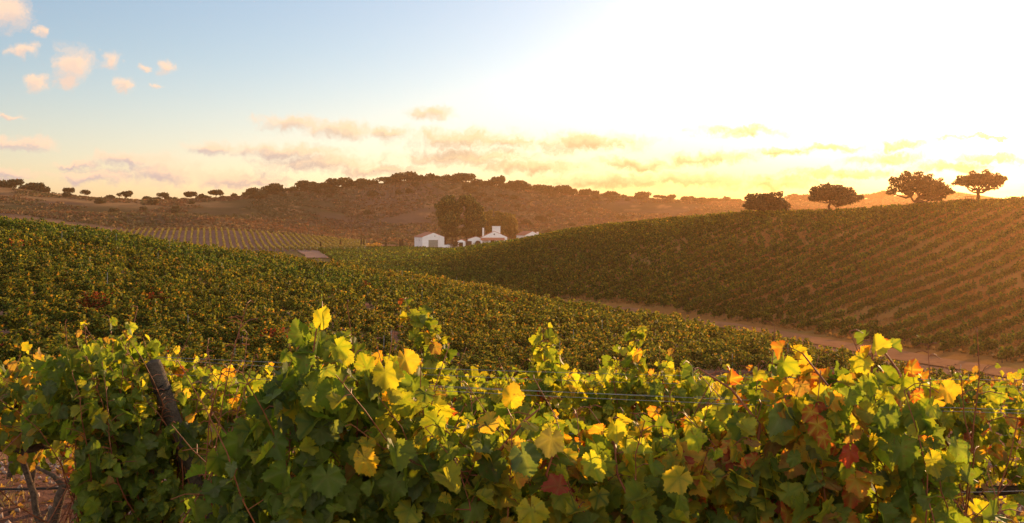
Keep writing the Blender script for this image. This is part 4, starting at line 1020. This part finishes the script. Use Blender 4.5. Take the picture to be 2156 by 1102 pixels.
LA = ['near green vine on the left flank of the tall mound, low in the view', 'tall mounded green vine closest to the camera, topped by one yellow leaf',
      'near vine with backlit yellow leaves beside the tall green mound', 'near vine of mixed green and gold leaves with a slanting red cane', 'near vine in the low dip of the closest row',
      'near vine with large pale yellow leaves before the twin upright shoots', 'near vine with orange and scarlet leaves on long red canes', 'near dark green vine crowned by a tall yellow shoot and a red leaf',
      'last near vine of the closest row, thin and open to the ground']
near = []
xs = [ux(u, YA) for u in (575, 690, 850, 1020, 1210, 1400, 1590, 1800, 1985)]
wt = [g_mix[0], g_mix[0], g_mix[1], g_mix[2], g_mix[3], g_mix[3], g_mix[4], (9, 1.4, .8, .6, .3), g_mix[2]]
tw = [g_mix[1], (4, 5, 2, .3, 0), (2, 6, 5, 1, 0), (1, 4, 6, 2, .2), (1, 5, 6, 2, .3), (1, 5, 6, 2, .5), (.5, 2, 3.4, 3, 3.2), (1.2, 3.4, 3.6, 2.6, 1.8), (1, 3, 5, 2, .3)]
EX = {1: [ex([(640,900,0),(655,780,0),(665,700,.02),(678,655,.0)], YA)],
      3: [ex([(1010,1000,-.15),(1060,940,-.2),(1100,890,-.2),(1135,862,-.15)], YA, .006, .35), ex([(900,880,-.1),(930,900,-.15),(985,945,-.1)], YA, .004, .3)],
      5: [ex([(1350,1100,-.2),(1300,1000,-.15),(1290,900,-.1)], YA, .005, .5), ex([(1190,1050,-.2),(1150,1000,-.25),(1165,955,-.25)], YA, .006, .3)],
      6: [ex([(1590,980,-.1),(1600,895,-.1),(1540,820,-.1),(1470,775,-.05)], YA, .006, .55), ex([(1730,960,-.1),(1760,870,-.1),(1745,815,0),(1690,745,0)], YA, .006, .45), ex([(1650,900,.0),(1655,800,.0),(1650,750,.02)], YA, .004, .5)],
      7: [ex([(1925,960,-.1),(1922,850,-.1),(1890,780,-.08),(1845,718,-.02)], YA, .006, .6), ex([(1850,900,0),(1835,800,0),(1838,722,.02)], YA, .005, .6)]}
for i, x in enumerate(xs):
    near.append(vine('grapevine', x, YA + rn.normal() * .03, topA, LA[i], wt[i], nshoot=15 if i else 9, lsize=(.055, .128), dens=1.9 if i < 8 else .9, width=.27 if i else .15, depth=.2, low=.1, extra=EX.get(i), topw=tw[i], cut=cutA))
Yl = ((.48,.38,.03),(.30,.31,.04)); Yg = ((.34,.33,.03),(.2,.25,.03)); Or = ((.62,.25,.03),(.55,.36,.05)); Rd = ((.42,.07,.025),(.50,.36,.05)); Gr = ((.10,.15,.022),(.15,.19,.04))
def hl(i, u, v, Y, s, c, tip, nrm, lab): one_leaf(near[i], u, v, Y, s * (.66 if c is Rd or c is Or else .78), c[0], c[1], tip, nrm, lab)
hl(1, 678, 672, 3.2, .115, Yl, (.3,-.1,.9), (.1,-1,.3), 'bright yellow leaf at the very top')
hl(1, 632, 700, 3.15, .12, Gr, (-.4,-.1,.7), (-.1,-1,.2), None); hl(1, 715, 735, 3.12, .115, Yg, (.5,0,-.6), (.2,-1,.3), None)
hl(1, 640, 760, 3.1, .125, Gr, (-.6,-.1,-.6), (-.3,-1,.3), None); hl(1, 700, 830, 3.02, .15, Gr, (.1,-.2,-1), (0,-1,.4), None)
hl(1, 770, 970, 2.95, .135, Or if False else ((.62,.36,.03),(.5,.38,.04)), (.5,-.2,-.9), (.2,-1,.3), 'golden yellow leaf hanging in front of the green mound')
hl(1, 600, 1000, 2.95, .15, Gr, (-.2,-.2,-1), (-.2,-1,.5), None); hl(1, 690, 1010, 2.9, .15, Gr, (.2,-.2,-1), (.1,-1,.5), None)
hl(2, 812, 790, 3.1, .15, ((.42,.36,.03),(.3,.3,.03)), (.2,-.1,-.9), (.4,-1,.2), None); hl(2, 850, 850, 3.12, .13, Yg, (.3,0,-.9), (.3,-1,.1), None); hl(2, 770, 770, 3.1, .12, ((.35,.3,.03),(.2,.25,.03)), (-.3,0,.8), (0,-1,.3), None)
hl(2, 855, 760, 3.15, .125, ((.60,.32,.04),(.45,.36,.05)), (.3,0,-.8), (.5,-1,.2), 'orange tinted yellow leaf on the shoulder of the mound')
hl(2, 915, 890, 3.1, .13, Yg, (-.4,0,-.8), (.1,-1,.3), None)
hl(3, 1078, 835, 3.15, .12, ((.6,.36,.03),(.5,.38,.04)), (.2,0,.8), (.3,-1,.2), 'golden leaf standing above the slanting red cane'); hl(3, 1030, 890, 3.1, .12, ((.5,.3,.05),(.35,.3,.06)), (-.5,0,-.5), (.1,-1,.3), None)
hl(4, 1160, 930, 3.0, .14, ((.13,.12,.05),(.2,.17,.06)), (-.2,-.1,-1), (.2,-1,.2), 'dull olive leaf hanging in shade'); hl(4, 1105, 965, 2.95, .15, ((.08,.12,.05),(.14,.17,.07)), (.4,-.2,-.8), (-.1,-1,.5), None)
hl(5, 1295, 905, 3.05, .10, Yl, (.1,0,-.9), (.2,-1,.2), None); hl(5, 1425, 1010, 2.95, .15, ((.58,.40,.04),(.3,.28,.04)), (-.7,-.1,-.7), (.2,-1,.3), 'large yellow leaf low in the middle of the near row')
hl(5, 1120, 1080, 2.9, .15, Yl, (.2,-.1,-1), (.2,-1,.3), None); hl(5, 1465, 925, 3.0, .12, Yg, (.4,0,-.8), (.3,-1,.2), None)
hl(6, 1538, 795, 3.2, .095, Rd, (.2,0,.8), (.3,-1,.1), 'yellow leaf with a scarlet edge beside the long cane'); hl(6, 1650, 770, 3.2, .12, Yg, (-.1,0,-1), (.2,-1,.1), None)
hl(6, 1665, 815, 3.18, .11, Or, (-.5,0,-.6), (.1,-1,.2), None); hl(6, 1722, 900, 3.05, .15, Rd, (.1,0,-1), (.2,-1,.2), 'flaming orange red leaf cluster on the red cane'); hl(6, 1755, 845, 3.1, .12, Or, (.5,0,-.4), (.1,-1,.3), None); hl(6, 1705, 870, 3.08, .11, Rd, (-.5,0,-.7), (-.2,-1,.2), None)
hl(6, 1735, 925, 3.0, .11, Rd, (.3,0,-.9), (.3,-1,.2), None); hl(7, 1790, 958, 2.98, .115, ((.45,.06,.03),(.4,.1,.04)), (-.1,-.1,-1), (.3,-1,.2), 'dark red leaf hanging before the shaded green foliage'); hl(7, 1782, 985, 2.99, .10, Yg, (-.1,-.1,-1), (.2,-1,.2), None)
hl(7, 1845, 728, 3.2, .11, ((.5,.4,.05),(.35,.33,.05)), (.1,0,.9), (.2,-1,.2), 'yellow leaf at the tip of the tall shoot'); hl(7, 1812, 765, 3.18, .12, Yl, (-.5,0,-.6), (0,-1,.2), None); hl(7, 1918, 775, 3.15, .105, Rd, (.4,0,.5), (.2,-1,.3), 'red and yellow leaf beside the tall shoot'); hl(7, 1905, 805, 3.16, .105, Yg, (.1,0,-.9), (.3,-1,.1), None)
hl(7, 1925, 835, 3.1, .08, Rd, (.1,0,-.9), (.2,-1,.2), None); hl(8, 1995, 825, 3.2, .13, ((.6,.34,.04),(.5,.36,.05)), (.4,0,-.6), (.2,-1,.3), None); hl(8, 1965, 975, 3.05, .13, Yl, (.3,0,-.9), (.2,-1,.2), None)
hl(7, 1870, 880, 3.0, .14, Gr, (-.3,-.2,-.9), (0,-1,.5), None); hl(7, 1900, 950, 2.95, .15, Gr, (.2,-.2,-.9), (.1,-1,.5), None)

# ---- second row, with the leaning end post
def YB(u): return np.interp(u, [0, 400, 1000, 2156], [4.9, 5.1, 5.5, 5.7])
prB = [(40,1000),(60,760),(110,720),(150,700),(250,690),(300,705),(330,735),(400,745),(450,770),(520,780),(600,785),(700,785),(800,765),(870,735),(900,725),(940,755),(1000,795),(1080,785),(1140,745),(1180,770),(1250,790),
       (1300,765),(1340,735),(1370,765),(1430,755),(1500,770),(1600,780),(1800,780),(1900,785),(1970,775),(2060,775),(2110,775),(2156,800),(2300,800)]
ub, vb = zip(*prB)
def topB(x, Yv=None):
    Y = 5.2 if Yv is None else Yv
    return -(np.interp(U0 + F * x / Y, ub, vb) - V0) / F * Y - .05
EXB = {5: [([W3(885,860,5.3), W3(890,760,5.3), W3(880,700,5.25), W3(852,630,5.25)], .003, 1.6), ([W3(925,820,5.3), W3(915,740,5.3), W3(895,662,5.3)], .003, 5)],
       7: [([W3(1150,860,5.4), W3(1148,780,5.4), W3(1142,694,5.4)], .003, 5), ([W3(1185,850,5.4), W3(1178,740,5.4)], .003, 2.0)],
       8: [([W3(1335,850,5.4), W3(1345,780,5.4), W3(1338,700,5.4)], .003, 5.5), ([W3(1300,850,5.4), W3(1290,790,5.4), W3(1310,735,5.4)], .003, 2.2)]}
LB = ['drooping green vine at the start of the second row, over the bare ground', 'lush green vine of the second row, left of the leaning post', 'vine of the second row wrapped round the leaning wooden post', 'lower yellow green vine just past the leaning post', 'second row vine seen between the post and the tall mound',
      'second row vine sending up the two tallest slender shoots', 'sunlit second row vine behind the dip of the closest row', 'second row vine with a bright upright shoot pair nearer the tall mound', 'second row vine with a bright curled upright shoot left of the orange leaves',
      'glowing golden second row vine behind the long red canes', 'golden orange second row vine behind the crowned dark vine', 'orange gold second row vine beside the bright wires', 'bushy second row vine at the right hand border with dark inner leaves']
def cutB(P):
    u = U0 + F * P[:, 0] / P[:, 1]; v = V0 - F * P[:, 2] / P[:, 1]
    uc = np.interp(v, [765, 1060], [325, 415])
    post = (np.abs(u - uc) < 34) & (P[:, 1] < 4.95) & ((v < 890) | ((v > 955) & (v < 1030)))
    dark = (u < 165) & (v > 925)
    return (v > np.interp(u, ub, vb) + rn.uniform(-30, 22, len(u))) & ~post & ~dark & (u > 30)
ubs = [178, 250, 330, 490, 650, 830, 1000, 1150, 1320, 1500, 1680, 1880, 2080]
wb = [(7, 1.5, .8, .4, .1), (8, 1.2, .5, .2, .1), (7, 2, 1, .2, .1), (4, 4, 3, .3, .1), (3, 4, 3, .8, .5), (3, 5, 3, .4, .1), (3, 5, 4, .6, .1), (3, 5, 4, .6, .1), (2.5, 5, 4, .8, .1), (2, 4, 5, 1.2, .4), (1.4, 3, 4.4, 2.4, 1.4), (1.8, 2.6, 4.4, 2.6, 1.0), (4, 2.5, 3.5, 1.6, .6)]
for i, u in enumerate(ubs):
    Yv = YB(u) - (.1 if u < 420 else 0)
    vine('grapevine', ux(u, Yv), Yv, (lambda x, Yv=Yv: topB(x, Yv)), LB[i], wb[i], nshoot=15, lsize=(.045, .108), dens=2.2 if u < 420 else 2.0, width=.36 if u > 400 else (.17 if i == 0 else .3), depth=.24 if u < 420 else .2, low=.25 if u < 420 else .15,
         extra=EXB.get(i), topw=(wb[i][0] * .15, 5.5, 5.5, wb[i][3], wb[i][4] * .9), cut=cutB)
# ---- third row and the rows beyond, smaller in view
prC = [(-60,760),(0,765),(60,745),(110,765),(160,790),(380,790),(480,765),(560,775),(640,770),(760,772),(1000,785),(1200,785),(1400,780),(1600,785),(1800,790),(2000,785),(2100,775),(2250,780)]
uc_, vc_ = zip(*prC)
def rowC(Y, u0, u1, step, wts_f, labels, lo, fr=1.0, dv=0, name='grapevine', dens=.8, group=None):
    i = 0; u = u0
    while u < u1:
        zb = gz(ux(u, Y), Y)
        tf = lambda x: min(-(np.interp(U0 + F * x / Y, uc_, vc_) + dv - V0) / F * Y - .04 + rn.normal() * .03, zb + 2.0)
        vine(name, ux(u, Y), Y, tf, labels(i, u), wts_f(u), nshoot=12 if u > 150 else 20, lsize=(.075, .125), dens=dens if u > 150 else 1.9, width=.5, depth=.26, low=lo, small=True, group=group, trunk=u > 150, topw=(1.5, 4, 4, 1, .3) if u > 200 else (4, 3, 2, 2, .6))
        u += step; i += 1
rowC(6.7, 45, 60, 50, lambda u: (3, 1.5, .8, 2.2, .5), lambda i, u: 'brown tinged vine hanging over the twisted trunks at the left border', -.15, dens=1.2)
rowC(7.6, -30, 110, 130, lambda u: (5, 2, 1.2, 1.6, .5), lambda i, u: ['brownish leaved vine at the left border above the bare ground', 'brown and green vine just inside the left border, its bare trunk showing'][i], .12)
rowC(9.3, 200, 2800, 225, lambda u: (3, 4, 3.4, .8 + u / 1500, .2 + u / 3000), lambda i, u: 'small leaved yellow vine of the third row, glimpsed above the second row wires', .1, group='vines of the third row')
rowC(13.0, -100, 2700, 175, lambda u: (4, 4, 2.5, 1, .3), lambda i, u: 'vine of the fourth row, showing only in gaps of the nearer rows', .1, dv=18, dens=.6, group='vines of the fourth row')

# ---- leaning post with its tie, slack wires, drip tubes
post = empty('end_post', W3(372, 915, 4.92)); tag(post, 'weathered round wooden post leaning to the left in the second vine row', 'post')
p0 = np.array(W3(322, 762, 4.86)); p1 = np.array(W3(430, 1075, 4.98)); dd = (p1 - p0) / np.linalg.norm(p1 - p0); c0 = np.array(post.location)
pp = [p0 + dd * t - c0 for t in (0, .03, .2, .5, .8, 1.1, 1.45)]
mb = MB(); mb.tube(pp, [.031, .035, .036, .037, .038, .039, .04], 12, False)
kk = 12; b_ = p0 - c0; mb.add([b_ - dd * .012] + list(mb.V[0][:12]), [(0, 1 + (j + 1) % 12, 1 + j) for j in range(12)]); mb.build('shaft', M['postwood'], post, True)
mb = MB(); th = np.linspace(0, 2 * math.pi, 25); cc_ = p0 + dd * .13 - c0
ax = np.cross(dd, [0, 1, 0]); ax /= np.linalg.norm(ax); ay = np.cross(dd, ax)
mb.tube([cc_ + .038 * (math.cos(t) * ax + math.sin(t) * ay) + dd * .004 * math.sin(3 * t) for t in th], .0035, 6, False); mb.tube([cc_ + ax * -.04 - np.array([0, .045, 0]), cc_ - np.array([0, .05, 0]) + ax * .03 - dd * .02], .003, 6); mb.build('wire_tie', M['rubber'], post)
def wire(a, b, sag, rad, label, mt='wire', name='trellis_wire', n=40, cat='wire'):
    a, b = np.array(a), np.array(b); t = np.linspace(0, 1, n)[:, None]
    pth = a + (b - a) * t - np.array([0, 0, 1]) * sag * 4 * t * (1 - t); mid_ = (a + b) / 2
    mb = MB(); mb.tube(pth - mid_, rad * (.75 if mt == 'wire' else 1), 6, False); o = mb.build(name, M[mt], None, True); o.location = mid_; tag(o, label, cat)
wire(W3(330, 752, 5.0), W3(2350, 800, 5.75), .03, .0016, 'highest slack wire of the second row running away from the leaning post')
wire(W3(330, 757, 5.02), W3(2350, 812, 5.77), .05, .0014, 'slack wire just beneath the highest wire of the second row')
wire(W3(330, 787, 5.0), W3(2350, 850, 5.7), .03, .0013, 'thin foliage wire of the second row above the yellow leaves')
wire(W3(355, 898, 5.0), W3(2350, 915, 5.7), .02, .0014, 'middle wire of the second row below the post tie')
wire(W3(905, 812, 3.55), W3(2300, 868, 3.45), .006, .0013, 'upper wire of the closest row, brightly lit at its right end')
wire(W3(905, 822, 3.5), W3(2300, 874, 3.4), .008, .0012, 'lower wire of the close pair in the closest row')
wire(W3(905, 1045, 3.5), W3(2300, 1030, 3.5), .01, .0013, 'cordon wire of the closest row near the bottom of the view')
wire((ux(-150, 6.9), 6.9, -1.95), (ux(330, 5.6), 5.6, -1.55), .03, .008, 'black drip tube slung low under the vines at the left border', 'rubber', 'drip_tube', cat='hose')
wire((ux(-150, 7.9), 7.9, -1.9), (ux(330, 6.8), 6.8, -1.6), .03, .008, 'second black drip tube further behind at the left border', 'rubber', 'drip_tube', cat='hose')
# twisted old vine trunks standing on the bare ground at the left
def old_trunk(u, v0, Y, pts, rad, label):
    x = ux(u, Y); z = gz(x, Y); e = empty('old_vine', (x, Y, z)); tag(e, label, 'vine trunk')
    mb = MB(); P_ = np.array(pts, float); tt = np.linspace(0, 1, 14); P2 = np.stack([np.interp(tt, np.linspace(0, 1, len(P_)), P_[:, k]) for k in range(3)], 1) + rn.normal(size=(14, 3)) * .006
    mb.tube(P2, np.linspace(rad, rad * .6, 14) * rn.uniform(.85, 1.2, 14), 8, False); mb.build('stem', M['bark'], e, True)
    for a in (-1, 1):
        mb = MB(); top = P2[-1]; mb.tube([top, top + [a * .06, 0, .06], top + [a * .16, .02, .1]], [rad * .5, rad * .35, rad * .2], 6, False); mb.build('arm', M['bark'], e, True)
old_trunk(112, 0, 6.0, [(0, 0, -.1), (.01, 0, .2), (-.02, 0, .42), (.02, 0, .55), (.05, 0, .66)], .04, 'thick twisted dark vine trunk nearest on the bare ground at the left')
old_trunk(98, 0, 6.5, [(0, 0, -.1), (.0, 0, .25), (-.07, 0, .45), (-.14, 0, .7), (-.13, 0, .85)], .026, 'slender reddish vine stem leaning left beside the thick trunk')
old_trunk(60, 0, 9.0, [(0, 0, -.1), (.05, 0, .25), (.12, 0, .5), (.1, 0, .8)], .03, 'vine trunk further back between the two drip tubes')
old_trunk(22, 0, 9.6, [(0, 0, -.1), (.0, 0, .3), (.02, 0, .8)], .03, 'straight vine trunk in shade at the left border')
# stones, dead leaves and dry grass on the near ground
def litter():
    n = 9000; x = rn.uniform(-7, 8, n); Y = rn.uniform(3.5, 14, n); P_ = np.stack([x, Y, GZ(x, Y) + .012], 1)
    tip = rn.normal(size=(n, 3)) * [1, 1, .25]; nm = rn.normal(size=(n, 3)) * .35 + [0, 0, 1]
    c = np.array([(.22,.12,.06),(.30,.17,.08),(.14,.08,.05),(.36,.24,.1)])[rn.integers(0, 4, n)]
    o = link('fallen_leaves', leaves_mesh('litter', P_, tip, nm, rn.uniform(.03, .075, n), c, c * .8, True)); tag(o, 'dry fallen leaves strewn on the near ground', 'leaves', kind='stuff')
    n = 7000; x = rn.uniform(-7, 8, n); Y = rn.uniform(4, 13, n); s = rn.uniform(.008, .035, n)
    oc = np.array([(1,0,0),(-1,0,0),(0,1,0),(0,-1,0),(0,0,.7),(0,0,-.7)]); of = np.array([(0,2,4),(2,1,4),(1,3,4),(3,0,4),(2,0,5),(1,2,5),(3,1,5),(0,3,5)])
    V = np.einsum('nij,kj->nki', rand_rot(n, rn), oc) * s[:, None, None] * rn.uniform(.6, 1.3, (n, 6, 1)) + np.stack([x, Y, GZ(x, Y) + s * .3], 1)[:, None]
    Fq = (np.arange(n)[:, None, None] * 6 + of[None]).reshape(-1, 3)
    o = link('stones', npmesh('stones', V.reshape(-1, 3), [Fq], noisy('pebble', (.30,.20,.15), (.42,.30,.24), 3))); tag(o, 'small reddish stones on the near soil', 'stones', kind='stuff')
    n = 3500; k = rn.integers(0, 160, n); cx, cy_ = rn.uniform(-6, 7, 160), rn.uniform(7.2, 12, 160); x = cx[k] + rn.normal(size=n) * .06; Y = cy_[k] + rn.normal(size=n) * .06
    h = rn.uniform(.04, .15, n); a = rn.uniform(0, 6.28, n); b = np.stack([x, Y, GZ(x, Y)], 1); d = np.stack([np.cos(a), np.sin(a), 0 * a], 1); ln = rn.normal(size=(n, 3)) * [.35, .35, 0] * h[:, None]
    V = np.stack([b - d * .003, b + d * .003, b + d * .002 + ln * .4 + np.stack([0*h, 0*h, h * .6], 1), b + ln + np.stack([0*h, 0*h, h], 1)], 1)
    o = link('dry_grass', npmesh('grass', V.reshape(-1, 3), [np.arange(n * 4).reshape(-1, 4)], M['scrub'], np.tile([.36, .27, .12], (n * 4, 1)))); tag(o, 'sparse dry grass blades on the near ground', 'grass', kind='stuff')
litter()

# ------------------------------------------------------------- air
def haze():
    b = MB(); b.box((0, 1480, 12), (3600, 3100, 92))
    o = b.build('haze', None); o['kind'] = 'stuff'
    m = D.materials.new('evening air'); m.use_nodes = True; t = NT(m.node_tree)
    m.node_tree.nodes.remove(m.node_tree.nodes['Principled BSDF'])
    v = t.n('ShaderNodeVolumePrincipled')
    v.inputs['Color'].default_value = (1.0, 0.55, 0.25, 1); v.inputs['Density'].default_value = 0.00014
    v.inputs['Anisotropy'].default_value = 0.76
    t.l(v.outputs[0], m.node_tree.nodes['Material Output'].inputs['Volume'])
    o.data.materials.append(m)
haze()
